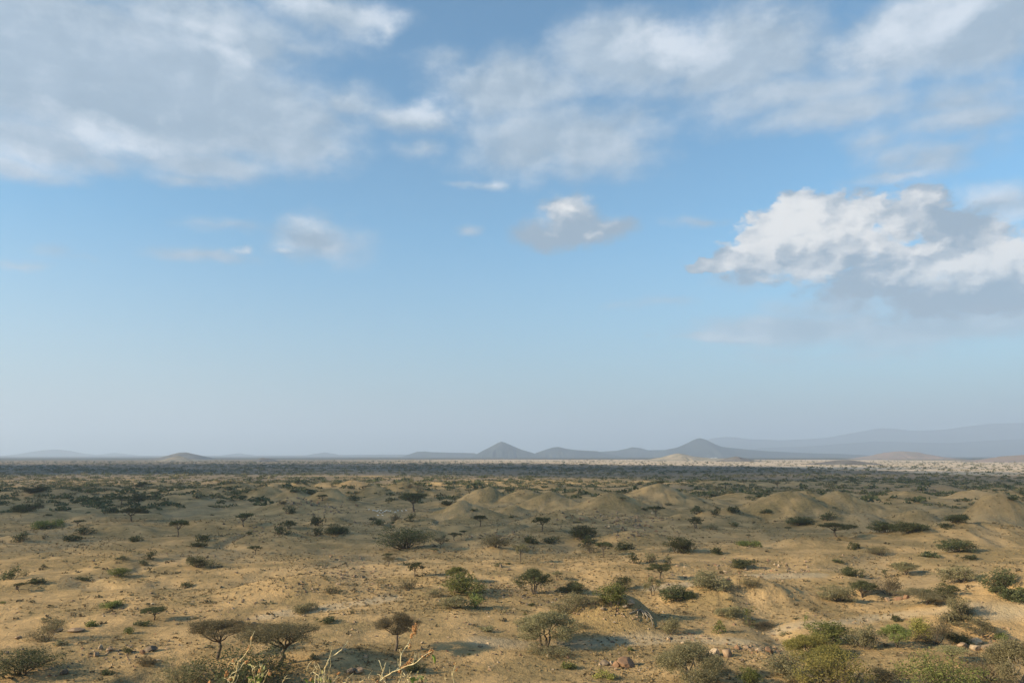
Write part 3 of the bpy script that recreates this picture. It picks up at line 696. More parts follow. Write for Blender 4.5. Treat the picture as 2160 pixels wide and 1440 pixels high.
# ------------------------------------------------------------------ the plants one can tell apart
G1 = 'acacia trees on the plain'; G2 = 'thorn shrubs on the plain'
PLANTS = [
 # kind, colour, px, foot row, width px, top row, label
 ('dome','O',1157,1367,118,1303,'broad domed acacia with several trunks and an oval shadow, beside the sandy path'),
 ('tall','B',831,1374,94,1304,'single-trunked acacia with a rounded crown just left of the orange seed head'),
 ('flat','B',579,1416,150,1333,'wide dry brown acacia on a dark trunk behind the pale weed leaves'),
 ('flat','B',455,1396,128,1322,'dry brown acacia with a flat crown left of the forked dry stem, its trunk leaning'),
 ('open','O',1464,1446,130,1374,'drooping acacia with an open arched crown at the bottom edge, boulders behind it'),
 ('open','Y',1722,1400,112,1350,'acacia with pale forked branches just above the yellow-green thicket'),
 ('flat','O',2016,1398,64,1370,'small flat acacia between the tan boulders and the large green thicket'),
 ('dome','D',1125,1254,68,1207,'rugged acacia standing alone on the dark pebbly hollow, centre'),
 ('flat','D',870,1079,62,1043,'tall flat-topped umbrella acacia beside the goat herd'),
 ('tall','D',875,1219,38,1190,'small round-headed green tree left of the pair of bright green trees'),
 ('dome','G',962,1224,44,1199,'rear one of the two overlapping green trees left of the dark pebbly hollow'),
 ('round','G',977,1257,80,1218,'wide bright green bushy tree in front of its smaller twin'),
 ('tall','O',1175,1223,20,1207,'tiny thin tree alone right of the rugged acacia'),
 ('wide','D',1210,1251,52,1234,'low dark bush lying right of the rugged acacia'),
 ('round','O',1202,1294,70,1257,'large grey-green leafy shrub above the sandy bank'),
 ('tall','B',1254,1285,32,1262,'small dark bare tree between the grey-green shrub and the round green tree'),
 ('round','G',1294,1283,66,1237,'tall round green tree behind the bank of pale roots'),
 ('round','D',1313,1245,46,1221,'green tree peeping out behind the round green tree'),
 ('open','B',1376,1257,42,1221,'sparse dry tree with a bare thin trunk right of the round green tree'),
 ('round','D',1425,1269,62,1240,'dark green bush at the foot of the orange slope'),
 ('flat','D',1392,1224,46,1194,'flat green tree with a shadow at right, behind the sparse dry tree'),
 ('round','O',1416,1338,46,1307,'round grey shrub with a long shadow, right of the exposed roots'),
 ('round','B',915,1259,40,1243,'grey brown bush left of the bright green trees'),
 ('round','O',958,1283,52,1261,'grey-green shrub below the bright green trees'),
 ('round','G',1003,1284,36,1254,'fresh green bush right of the grey-green shrub'),
 ('low','B',860,1242,34,1226,'brown dry bush on the stony rise left of centre'),
 ('low','O',1157,1384,100,1366,'low scrub patch around the foot of the broad domed acacia'),
 ('low','D',875,1414,46,1400,'low dark green bush right of the dry stem fork'),
 ('low','Y',1277,1431,42,1420,'bright green low plant below the reddish boulder'),
 ('low','G',1200,1410,30,1399,'small green tuft bush left of the reddish boulder'),
 ('low','G',1330,1372,14,1365,'tiny green cushion on bare sand above the reddish boulder'),
 ('low','O',1025,1330,34,1322,'small grey cushion bush between the two domed acacias'),
 ('round','O',1502,1246,84,1213,'wide grey brown shrub on top of the sandy slope'),
 ('round','B',1584,1242,44,1223,'brown bush right of the wide grey brown shrub'),
 ('low','D',1447,1264,44,1248,'green bush at the left foot of the sandy slope'),
 ('wide','O',1541,1302,58,1282,'grey-green spreading shrub left of the upright green bush'),
 ('upright','G',1582,1320,28,1283,'upright bright green bush with a long dark shadow on the bare slope'),
 ('upright','G',1703,1328,15,1296,'narrow upright green bush alone on the bare sand'),
 ('round','G',1519,1334,30,1313,'small round green bush below the grey-green spreading shrub'),
 ('wide','B',1612,1326,70,1316,'low brown brush at the foot of the upright bright green bush'),
 ('round','G',1756,1358,82,1318,'dense green shrub with a deep shadow behind the pale-forked acacia'),
 ('round','O',1828,1368,56,1324,'greyish shrub with many stems right of the dense green shrub'),
 ('dome','G',1899,1368,58,1324,'green tree on a short dark stem in the row of shrubs at right'),
 ('round','B',1977,1360,72,1313,'dry brown bush with bare twigs, right half of a two-coloured pair'),
 ('round','Y',1948,1350,50,1311,'yellow-green bush, left half of a two-coloured pair'),
 ('low','D',2028,1357,54,1340,'dark flat bush right of the dry brown bush'),
 ('open','B',2075,1345,74,1314,'pale leafless thorn tree below the right slope'),
 ('low','G',2115,1350,26,1337,'small green bush above the tan boulders'),
 ('round','O',2034,1307,56,1264,'grey shrub standing at the edge of the pale track'),
 ('low','O',2030,1312,80,1296,'low spreading scrub at the foot of the grey shrub by the pale track'),
 ('dome','D',1823,1262,58,1229,'dark green tree on the flat above the pale track'),
 ('wide','O',1772,1269,72,1242,'wide olive bush left of the dark green tree above the pale track'),
 ('round','B',1878,1255,56,1219,'brown grey tree right of the dark green tree above the pale track'),
 ('flat','O',1958,1281,98,1252,'flat-topped tree over a sunlit patch beside the pale track'),
 ('round','D',1992,1262,60,1235,'dark green bush behind the flat-topped tree by the pale track'),
 ('round','O',2029,1229,72,1199,'large round shrub high on the right plain'),
 ('round','D',2112,1241,70,1205,'large dark green shrub near the right edge'),
 ('low','D',2140,1265,80,1242,'low dark bushes under the large shrub near the right edge'),
 ('dome','O',1915,1214,48,1189,'olive tree left of the large round shrub on the right plain'),
 ('upright','D',1870,1219,20,1200,'small narrow dark bush left of the olive tree'),
 ('low','D',1800,1214,46,1199,'flat dark bush on the right plain above the sandy slope'),
 ('low','D',1895,1310,20,1299,'small dark bush alone on the pale sand'),
 ('round','O',1662,1432,88,1394,'olive bush at the left end of the bottom right thicket'),
 ('wide','Y',1765,1462,140,1388,'large yellow-green thicket at the bottom edge'),
 ('wide','B',1872,1446,72,1413,'dry brown brush between the two bottom thickets'),
 ('wide','G',2000,1472,175,1398,'large feathery green thicket at the bottom right'),
 ('wide','B',2086,1436,90,1398,'dry brown thicket right of the feathery green thicket'),
 ('open','O',2166,1452,120,1366,'big arching shrub cut by the right edge of the picture'),
 ('round','G',1585,1452,48,1415,'round fresh green bush right of the drooping acacia at the bottom edge'),
 ('wide','D',30,1430,150,1380,'big dark bush in the bottom left corner'),
 ('wide','O',380,1470,110,1402,'olive thicket at the bottom edge left of the green one'),
 ('wide','D',500,1492,210,1392,'large green thicket in the left foreground behind the dry stems'),
 ('round','B',88,1352,68,1312,'dark dry shrub above the stones on the left'),
 ('flat','D',318,1308,54,1286,'small flat green tree left of the two dry acacias'),
 ('low','G',232,1283,46,1270,'dense low green bush on the left slope'),
 ('low','G',190,1321,30,1311,'low green bush right of the dark dry shrub'),
 ('low','D',298,1320,34,1311,'low dark green bush just below the small flat green tree'),
 ('low','G',270,1336,22,1325,'small green bush between the low bushes on the left'),
 ('low','D',267,1377,24,1367,'small dark bush among the stones on the left'),
 ('low','D',226,1423,24,1413,'small dark bush near the bottom left'),
 ('low','O',124,1360,34,1353,'pale grey cushion below the dark dry shrub'),
 ('low','O',640,1291,56,1276,'pale grey-green bush on the sunlit slope left of centre'),
 ('low','D',688,1314,40,1304,'low dark bush on the crest of the orange slope'),
 ('low','B',304,1402,46,1388,'dark brown brush below the left stones'),
 ('round','G',247,1216,46,1200,'green bush with a shadow tail on the left plain'),
 ('round','D',16,1222,38,1198,'green tree at the left edge of the plain'),
 ('low','D',172,1224,34,1217,'low flat bush on the left plain'),
 ('low','D',74,1229,36,1221,'low bush beside the grey stones at left'),
 ('low','D',392,1237,26,1229,'tiny dark bush on the bare left slope'),
 ('low','B',702,1251,34,1238,'brown bush among stones right on the sunlit crest'),
 ('wide','D',853,1159,122,1116,'very large dense dark green bush in the middle of the plain'),
 ('tall','B',932,1157,34,1137,'thin dark tree just right of the very large dark bush'),
 ('flat','D',960,1140,28,1125,'small flat tree between two yellow mounds'),
 ('flat','D',1012,1110,30,1089,'little umbrella tree on the low ridge left of the dark tree row'),
 ('flat','D',1142,1122,34,1094,'small leaning umbrella tree on the mid ridge'),
 ('wide','D',1229,1136,60,1112,'dense dark green tree below the stony slope'),
 ('round','D',1240,1152,38,1132,'darker bush just beneath the dense green tree'),
 ('tall','B',1099,1187,34,1151,'slender leafless tree with a fan of twigs, centre'),
 ('flat','D',1275,1174,34,1146,'small flat tree below the dense dark green tree'),
 ('round','B',1246,1166,34,1148,'brown bush beside the small flat tree'),
 ('low','D',1319,1160,34,1146,'flat dark bush right of the small flat tree'),
 ('wide','B',1046,1156,52,1132,'dark twiggy brush on the low rise, centre'),
 ('low','D',1122,1146,28,1132,'low dark bush on the rise above the slender tree'),
 ('low','D',1165,1145,36,1134,'spreading low bush left of the dense dark green tree'),
 ('tall','B',820,1194,32,1174,'small dark bush-like tree on the bare centre plain'),
 ('round','D',1437,1166,60,1137,'dark bush on the right of the stony slope'),
 ('round','D',1338,1188,28,1168,'round dark shrub right of centre'),
 ('round','O',1372,1186,32,1166,'grey shrub beside the round dark shrub'),
 ('upright','D',1411,1192,22,1174,'narrow green shrub between grey shrub and dark bush'),
 ('flat','D',1385,1090,34,1069,'small umbrella tree below the wide brown mound'),
 ('round','D',746,1055,30,1044,'dark bush on the hill left of the umbrella acacia'),
 ('wide','D',947,1066,30,1056,'dark bush in the hollow right of the umbrella acacia'),
 ('low','D',797,1107,26,1096,'dark bush below the goat herd'),
 ('low','B',834,1098,24,1086,'brown bush just below the goats'),
 ('round','D',865,1099,20,1084,'bush at the foot of the umbrella acacia'),
 ('flat','D',374,1132,34,1100,'lone acacia with a clear bare trunk on the left plain'),
 ('flat','D',513,1112,36,1085,'umbrella acacia on the dark left slope'),
 ('flat','D',273,1100,50,1074,'wide dark acacia on the crest of the left yellow mound'),
 ('flat','D',254,1064,30,1048,'left one of two dark trees standing side by side on the left'),
 ('dome','D',286,1068,28,1047,'right one of two dark trees standing side by side on the left'),
 ('low','D',232,1082,32,1070,'dark bush left of the wide dark acacia'),
 ('low','D',296,1082,34,1072,'dark bush just behind the wide dark acacia'),
 ('round','D',40,1142,32,1122,'dark rounded bush near the left edge'),
 ('low','G',96,1115,56,1098,'long green bush beside the white goats at left'),
 ('flat','D',163,1110,24,1098,'small flat tree below the left yellow mound'),
 ('round','D',177,1127,38,1110,'forked dark tree below the left yellow mound'),
 ('low','D',150,1140,34,1130,'dark low bush below the forked dark tree'),
 ('dome','D',608,1116,36,1100,'small dark tree right of the sloping dark hill'),
 ('round','D',594,1127,34,1110,'dark bush in front of the small dark tree'),
 ('wide','D',671,1109,38,1091,'dark bush at the foot of the stony hill'),
 ('wide','D',708,1130,48,1109,'broad dark bush left of the very large one'),
 ('round','D',670,1129,30,1112,'dark bush touching the broad dark bush'),
 ('low','D',285,1142,26,1131,'low dark mound of brush on the left plain'),
 ('low','D',426,1141,34,1129,'flat dark bush right of the lone acacia'),
 ('round','D',414,1197,46,1175,'green-brown bush, left one of a touching pair on the plain'),
 ('round','B',449,1198,32,1178,'thin brown bush, right one of a touching pair on the plain'),
 ('round','D',313,1179,26,1165,'small bush with a faint shadow on the left plain'),
 ('round','B',258,1184,24,1171,'small brown bush left on the open plain'),
 ('flat','D',535,1170,26,1153,'small tree on the bare left-centre plain'),
 ('low','D',415,1154,40,1146,'pale low scrub below the lone acacia'),
 ('low','D',50,1080,46,1064,'dark scrub at the far left'),
 ('wide','D',68,1040,44,1027,'dark tree clump at the far left below the dark belt'),
 ('round','D',610,1083,26,1067,'dark bush on the brown hill'),
 ('low','D',655,1043,26,1035,'dark bush on the crest of the brown hill'),
 ('round','D',1472,1084,30,1068,'round dark shrub, left one of three below the long brown mound'),
 ('round','D',1508,1085,24,1073,'round dark shrub, middle one of three below the long brown mound'),
 ('low','D',1548,1080,30,1068,'dark shrub, right one of three below the long brown mound'),
 ('dome','D',1470,1114,34,1092,'dark twiggy tree on the right plain before the mounds'),
 ('round','B',1505,1117,24,1104,'brown bush right of the dark twiggy tree'),
 ('wide','D',1692,1108,52,1092,'dark bush with pale stones at its foot between the mounds'),
 ('round','D',1751,1097,36,1080,'dark shrub on the side of the long brown mound'),
 ('flat','D',1775,1134,66,1107,'layered dark tree standing before the mounds at right'),
 ('wide','D',1872,1123,54,1102,'left half of the long dark thicket below the pointed mound'),
 ('wide','D',1928,1124,62,1103,'right half of the long dark thicket below the pointed mound'),
 ('wide','D',2024,1101,52,1086,'dark bush in the hollow left of the tallest right mound'),
 ('low','D',1998,1112,30,1104,'small dark bush on the foot of the tallest right mound'),
 ('wide','D',2024,1164,66,1142,'dark bush alone on the bare right slope'),
 ('low','D',1965,1175,36,1165,'low brown bush left of the lone dark bush on the right slope'),
 ('round','B',1856,1171,44,1154,'brown bush on the bare right plain'),
 ('low','D',1804,1158,26,1145,'small dark bush above the brown bush'),
 ('low','G',1582,1153,48,1142,'green bush on the open plain right of the stony slope'),
 ('low','D',1513,1168,26,1156,'small bush on the open plain right of the dark bush'),
 ('wide','D',1567,1199,50,1181,'dark bush above the wide grey brown shrub'),
 ('low','D',1910,1199,54,1191,'flat bush above the olive tree'),
 ('low','D',2048,1180,40,1172,'flat dry bush on the right slope'),
 ('round','D',1052,1194,20,1186,'tiny dark stump-like bush near the slender tree'),
 ('low','D',1215,1242,1,1238,''),
]
PLANTS = [p for p in PLANTS if p[6]]
def put_plants():
    xs, ys, zs = ray_ground([p[2] for p in PLANTS], [min(p[3], 1436) + (0) for p in PLANTS])
    for (kind, colr, px, yb, wp, yt, lab), x, y, z in zip(PLANTS, xs, ys, zs):
        if yb > 1436:                       # foot below the picture: follow the sight line further down the slope
            v = yb - 720.0; s = 0
            yy = F * CP + v * SP; zz = F * SP - v * CP; u = px - 1080
            t = np.linspace(30, 130, 600); H = height(t * u / yy, t); hit = np.argmax(CAMZ + t * zz / yy <= H)
            y = t[hit]; x = y * u / yy; z = float(H[hit])
        s = math.hypot(y, CAMZ - z) / F
        s = (y * CP - (z - CAMZ) * -SP) / F
        w = wp * s * 1.04; h = (yb - yt) * s * 1.05 + .1
        tree = kind in TREE
        place_plant(kind, colr, (x, y + w * .15, z - .06), w, h, lab, G1 if tree else G2, wp >= 40, near=2 if wp >= 90 else wp >= 44)
put_plants()
OCC = []

# ------------------------------------------------------------------ smaller shrubs scattered over the plain
def zone_label(px, py):
    side = 'far left' if px < 430 else 'left' if px < 860 else 'middle' if px < 1300 else 'right' if px < 1730 else 'far right'
    d = ('on the near slope', 'foreground') if py > 1290 else ('on the open plain', 'middle ground') if py > 1170 else ('among the low hummocks', 'middle distance') if py > 1075 else ('on the edge of the dark scrub belt', 'distance')
    return side, d
def scatter_shrubs():
    rng = np.random.default_rng(11)
    n = 120; py = 1012 + 400 * rng.random(n) ** 1.15; px = rng.uniform(-60, 2220, n)
    ok = fbm(px / 130, py / 50, 2, 5) > -.35
    px, py = px[ok], py[ok]
    xs, ys, zs = ray_ground(px, py)
    for a, b, x, y, z in zip(px, py, xs, ys, zs):
        s = y / F * 1.0
        w = RND.uniform(9, 24) * s * (1.0 if b < 1250 else .9); w = min(max(w, .7), 9)
        kind = RND.choice(['low', 'low', 'round', 'round', 'low', 'flat' if b < 1250 else 'low'])
        h = w * {'low': .30, 'round': .55, 'flat': .62}[kind] * RND.uniform(.8, 1.15)
        c = RND.choice('DDDBBOD' if b < 1200 else 'DBBOGOB')
        side, (wh, rg) = zone_label(a, b)
        cn = {'D': 'dark', 'B': 'brown dry', 'O': 'olive grey', 'G': 'green'}[c]
        if kind == 'flat':
            place_plant(kind, c, (x, y, z - .05), w, h, 'small %s flat-topped tree %s at %s' % (cn, wh, side), 'small %s trees %s, %s' % (cn, wh, side), False)
        else:
            kd = 'cushion-shaped' if kind == 'low' else 'rounded'
            place_plant(kind, c, (x, y, z - .05), w, h, 'small %s %s shrub %s at %s' % (cn, kd, wh, side), 'small %s %s shrubs %s, %s' % (cn, kd, wh, side), False)
scatter_shrubs()

def scrub_clumps(name, label, seed, n, pyr, pxr, size, leafs, mats, hr=.5, mask=None, clump=None):
    """one uncountable cover: thousands of small plants standing on the ground"""
    rng = np.random.default_rng(seed)
    th = rng.uniform(-.82, .82, n); v = rng.uniform(0, 1, n)
    r0, r1 = pyr
    k = pxr
    r = (r0 ** k + v * (r1 ** k - r0 ** k)) ** (1 / k)
    x = r * np.sin(th); y = r * np.cos(th)
    if mask is not None:
        m = mask(x, y, rng); x, y, r = x[m], y[m], r[m]
    z = height(x, y); n = len(x)
    w = size(r, rng, n)
    P = []; S = []
    per = leafs
    o = rng.normal(size=(n, per, 3)); o /= np.linalg.norm(o, axis=2, keepdims=True); o *= rng.random((n, per, 1)) ** .4
    o[:, :, 2] = np.abs(o[:, :, 2])
    C = np.stack([x, y, z], 1)[:, None, :] + o * (w[:, None, None] * np.array([.5, .5, hr]))
    C = C.reshape(-1, 3); sz = np.repeat(w, per) * (1.1 / per ** .5) * .6
    a = rng.normal(size=(len(C), 3)); a[:, 2] *= .7; a /= np.linalg.norm(a, axis=1)[:, None]
    b = np.cross(a, rng.normal(size=(len(C), 3))); b /= np.linalg.norm(b, axis=1)[:, None]
    A = a * sz[:, None]; B = b * sz[:, None] * .55
    V = np.stack([C - A, C + B, C + A, C - B], 1).reshape(-1, 3)
    V[:, 2] = np.maximum(V[:, 2], np.repeat(np.repeat(z, per), 4) - .1)
    mi = np.repeat(rng.integers(0, len(mats), n), per)
    me = fast_mesh(name, V, np.arange(len(V)).reshape(-1, 4), mats, False, mi)
    link(name, me, kind='stuff', label=label)
def pn(x, y, s, seed): return fbm(x / s, y / (s * .8), 3, seed)
def far_mask(x, y, rng):
    r = np.hypot(x, y); az = np.arctan2(x, y)
    rim = np.clip(2650 - 2600 * np.clip(az, 0, 2), 1180, 2800)
    p = np.where((r < rim) | (az < -.12 + .3 * pn(x, y, 300, 9)), .50 + 1.5 * pn(x, y, 110, 8), .10)
    p = (p + .15) * sstep(np.where(az < .05, 330, 420), 700, r) + .12 * (r < 900)
    return rng.random(len(x)) < p
scrub_clumps('distant_scrub', 'belt of dark thorn scrub across the distant plain', 21, 34000, (430, 4300), .35,
             lambda r, rng, n: rng.uniform(2.6, 7.5, n) * (1 + .25 * (r > 1500)) * (1 + .9 * (rng.random(n) < .1)), 24, [LEAF['D'], LEAF['D'], LEAF['B']], .25, far_mask)
scrub_clumps('low_scrub', 'low dark herbs and brush dotted over the middle plain', 22, 4000, (75, 620), .0001 + .2,
             lambda r, rng, n: rng.uniform(.35, 1.3, n) * (1 + r / 500), 10, [M_TUFTD, LEAF['B'], LEAF['O'], M_TUFTD], .30,
             lambda x, y, rng: rng.random(len(x)) < .35 + 1.2 * pn(x, y, 30, 18))
scrub_clumps('dry_grass', 'dry grass tufts over the tan ground', 23, 75000, (62, 420), .001,
             lambda r, rng, n: rng.uniform(.14, .48, n) * (1 + r / 260), 5, [M_TUFT, M_TUFT, M_TUFTD], .42,
             lambda x, y, rng: rng.random(len(x)) < .5 + 1.5 * pn(x, y, 22, 28))

# ------------------------------------------------------------------ rocks
def rock_mesh(seed, m):
    bm = bmesh.new(); bmesh.ops.create_icosphere(bm, subdivisions=3, radius=.5)
    rng = np.random.default_rng(seed)
    planes = [(lambda d: d / np.linalg.norm(d))(rng.normal(size=3)) for _ in range(11)]
    off = rng.uniform(.24, .42, 11)
    co = np.array([v.co for v in bm.verts])
    for p, o in zip(planes, off):
        d = co @ p; s = d > o; co[s] -= np.outer(d[s] - o, p) * .92
    nz = fbm(co[:, 0] * 5 + seed, co[:, 1] * 5 + co[:, 2] * 4, 3, seed)
    co *= (1 + .12 * nz)[:, None]
    for v, c in zip(bm.verts, co): v.co = c
    me = bpy.data.meshes.new('rock_mesh'); bm.to_mesh(me); bm.free(); me.materials.append(m)
    return me
ROCKS = {c: [rock_mesh(s + 10 * i, m) for s in range(3)] for i, (c, m) in enumerate((('n', M_ROCK), ('d', M_ROCKD), ('r', M_ROCKR), ('p', M_ROCKP)))}
BOULDERS = [  # px, foot row, width px, height px, colour, label
 (1322,1404,40,20,'r','largest reddish boulder, on the sand right of the domed acacia'),
 (1300,1405,20,13,'r','reddish block leaning on the largest reddish boulder'),
 (1289,1401,12,9,'p','pale stone at the left end of the reddish boulder'),
 (1275,1399,26,9,'d','flat dark stone left of the reddish boulder'),
 (1300,1412,10,6,'n','small brown stone below the reddish boulder'),
 (1510,1382,26,17,'p','pale boulder, left one of the pair behind the drooping acacia'),
 (1534,1384,26,19,'n','cleft brown boulder, right one of the pair behind the drooping acacia'),
 (1555,1368,16,10,'r','reddish stone on the rocky line right of the boulder pair'),
 (1575,1366,14,8,'n','brown stone in the rocky line beside a green tuft'),
 (1622,1374,20,12,'r','reddish rock at the right end of the rocky line'),
 (1640,1377,14,8,'n','brown rock at the very right end of the rocky line'),
 (1600,1372,14,7,'p','pale flat stone in the middle of the rocky line'),
 (1410,1348,12,7,'p','pale stone below the round grey shrub'),
 (1440,1356,8,5,'p','small white stone on the sand below the round grey shrub'),
 (1565,1393,10,5,'d','dark chip of rock below the rocky line'),
 (2058,1370,26,16,'p','tan boulder, lower left one of the group near the right edge'),
 (2060,1356,22,14,'p','tan boulder, upper one of the group near the right edge'),
 (2094,1372,40,18,'n','broad brown boulder, right one of the group near the right edge'),
 (2030,1364,24,12,'n','half-buried brown boulder left of the tan boulders'),
 (2140,1350,14,7,'d','dark stone on the right slope'),
 (1895,1264,20,10,'r','reddish stone, middle one of the three below the brown grey tree'),
 (1872,1266,14,8,'n','brown stone, left one of the three below the brown grey tree'),
 (1912,1262,16,12,'r','reddish stone, right one of the three below the brown grey tree'),
 (1330,1273,22,12,'p','pale broken rock on the crest of the root bank'),
 (1318,1280,14,8,'p','pale chip below the broken rock on the root bank'),
 (1270,1286,12,9,'p','pale rock at the left end of the root bank'),
 (771,1387,9,8,'p','round white stone left of the rounded acacia'),
 (740,1340,6,5,'p','small pale stone on the orange slope'),
 (890,1356,8,5,'p','pale stone near the tip of the orange seed head'),
 (1155,1384,8,6,'p','white stone in the scrub under the domed acacia'),
 (1199,1387,8,6,'r','reddish stone right below the domed acacia'),
 (484,1320,20,12,'r','reddish rock on the left slope above the dry acacias'),
 (470,1319,14,7,'d','dark rock beside the reddish rock on the left slope'),
 (535,1317,18,7,'d','dark stone right of the reddish rock on the left slope'),
 (503,1313,22,6,'d','dark ledge of rock above the reddish rock'),
 (211,1368,12,11,'p','upright pale stone in the left stone field'),
 (203,1382,14,9,'n','brown stone at the left of the left stone field'),
 (232,1372,16,9,'n','brown stone in the middle of the left stone field'),
 (318,1372,26,12,'d','large dark rock at the right of the left stone field'),
 (300,1378,14,10,'r','reddish rock before the large dark rock'),
 (120,1332,26,9,'d','dark flat rock right of the dark dry shrub'),
 (160,1330,34,9,'n','brown flat rock right of the dark dry shrub'),
 (38,1346,16,7,'n','brown rock near the left edge'),
 (14,1378,10,7,'d','dark stone near the left edge'),
 (105,1425,10,7,'r','reddish stone near the bottom left corner'),
 (138,1420,20,10,'d','dark rock near the bottom left corner'),
 (35,1243,7,11,'d','small dark upright stone on the left plain'),
 (740,1417,24,11,'d','dark rock behind the thin stems at the bottom'),
 (758,1416,20,10,'n','brown rock behind the thin stems at the bottom'),
 (726,1371,9,6,'p','pale stone right of the thin forked stem'),
 (500,1208,8,4,'d','dark stone on the far side of the left slope'),
 (1056,1196,9,8,'d','dark stone on the centre plain'),
]
def put_rocks():
    xs, ys, zs = ray_ground([b[0] for b in BOULDERS], [b[1] for b in BOULDERS])
    for i, ((px, py, w, h, c, lab), x, y, z) in enumerate(zip(BOULDERS, xs, ys, zs)):
        s = math.hypot(y, CAMZ) / F
        o = link('boulder', ROCKS[c][i % 3], loc=(x, y, z + h * s * .25), label=lab, category='rock', group='boulders lying on the plain')
        o.rotation_euler = (RND.uniform(-.2, .2), RND.uniform(-.2, .2), RND.uniform(0, 6.3))
        o.scale = (w * s * 1.0, w * s * RND.uniform(.7, 1.1), h * s * 1.15)
put_rocks()
def rubble():
    rng = np.random.default_rng(77)
    cl = [(240,1375,70,18,120),(1590,1368,70,9,150),(1450,1345,50,10,60),(480,1316,60,8,60),(1290,1400,40,14,50),(1300,1290,60,14,60),(1290,1100,90,22,170),(1330,1120,60,18,120),
          (700,1075,70,16,90),(640,1060,50,10,70),(1560,1190,90,12,110),(1480,1215,90,16,110),(740,1212,60,18,110),(560,1120,60,20,90),(2080,1355,50,18,60),(300,1395,40,10,40),(1660,1205,80,16,100),
          (820,1240,60,10,50),(1120,1250,70,22,160),(100,1410,60,16,60),(620,1240,60,10,50),(1000,1395,120,30,70),(1900,1330,200,40,120),(1350,1405,150,30,90),(1700,1400,100,10,40),(450,1290,300,40,160),
          (1050,1130,60,10,60),(1360,1095,40,10,60),(700,1180,60,14,60),(1000,1300,300,60,200),(1100,1200,900,60,200),(1080,1340,1000,60,260)]
    X = np.concatenate([rng.normal(c[0], c[2] * .6, c[4]) for c in cl]); Y = np.concatenate([rng.normal(c[1], c[3] * .6, c[4]) for c in cl])
    Y = np.clip(Y, 1050, 1438)
    xs, ys, zs = ray_ground(X, Y); n = len(xs)
    base = np.array([[0, 0, .8], [.9, .1, .1], [.1, .8, .2], [-.8, .2, .05], [-.1, -.9, .15], [0, 0, -.5]])
    tri = np.array([[0, 1, 2], [0, 2, 3], [0, 3, 4], [0, 4, 1], [5, 2, 1], [5, 3, 2], [5, 4, 3], [5, 1, 4]])
    s = ys / F * rng.uniform(.8, 4.2, n) * 1.0
    V = base[None] * (1 + .5 * rng.normal(size=(n, 6, 1))) + .18 * rng.normal(size=(n, 6, 3))
    a = rng.uniform(0, 6.28, n); ca, sa = np.cos(a)[:, None], np.sin(a)[:, None]
    V = np.stack([V[..., 0] * ca - V[..., 1] * sa, V[..., 0] * sa + V[..., 1] * ca, V[..., 2] * .8], -1)
    V = V * s[:, None, None] + np.stack([xs, ys, zs], 1)[:, None, :]
    Q = (tri[None] + (np.arange(n) * 6)[:, None, None]).reshape(-1, 3)
    mi = np.repeat(rng.choice(4, n, p=[.42, .33, .1, .15]), 8)
    link('rubble', fast_mesh('rubble', V.reshape(-1, 3), Q, [M_ROCK, M_ROCKD, M_ROCKR, M_ROCKP], False, mi), kind='stuff', label='loose stones strewn over the tan ground')
rubble()

# ------------------------------------------------------------------ exposed roots on the bank
def roots():
    lines = [[(1345, 1290), (1352, 1288), (1360, 1294), (1368, 1300), (1374, 1308), (1378, 1316), (1376, 1324)],
             [(1352, 1289), (1358, 1298), (1356, 1305)], [(1363, 1291), (1370, 1296), (1376, 1306), (1380, 1309)], [(1329, 1296), (1338, 1291), (1346, 1289)], [(1360, 1294), (1366, 1304), (1364, 1312)], [(1346, 1289), (1344, 1299)]]
    pts = [p for l in lines for p in l]; xs, ys, zs = ray_ground([p[0] for p in pts], [p[1] for p in pts])
    mb = MB(); i = 0; o0 = np.array([xs[0], ys[0], zs[0]])
    rng = np.random.default_rng(5)
    for l in lines:
        P = np.stack([xs[i:i + len(l)], ys[i:i + len(l)], zs[i:i + len(l)] + .25], 1) - o0; i += len(l)
        P += rng.normal(size=P.shape) * .05
        mb.tube(P, np.linspace(.14, .06, len(l)), 6)
    o = link('exposed_roots', mb.mesh('roots', [M_PALEBARK], True), loc=o0, label='tangle of pale exposed roots running down the eroded bank', category='roots')
roots()

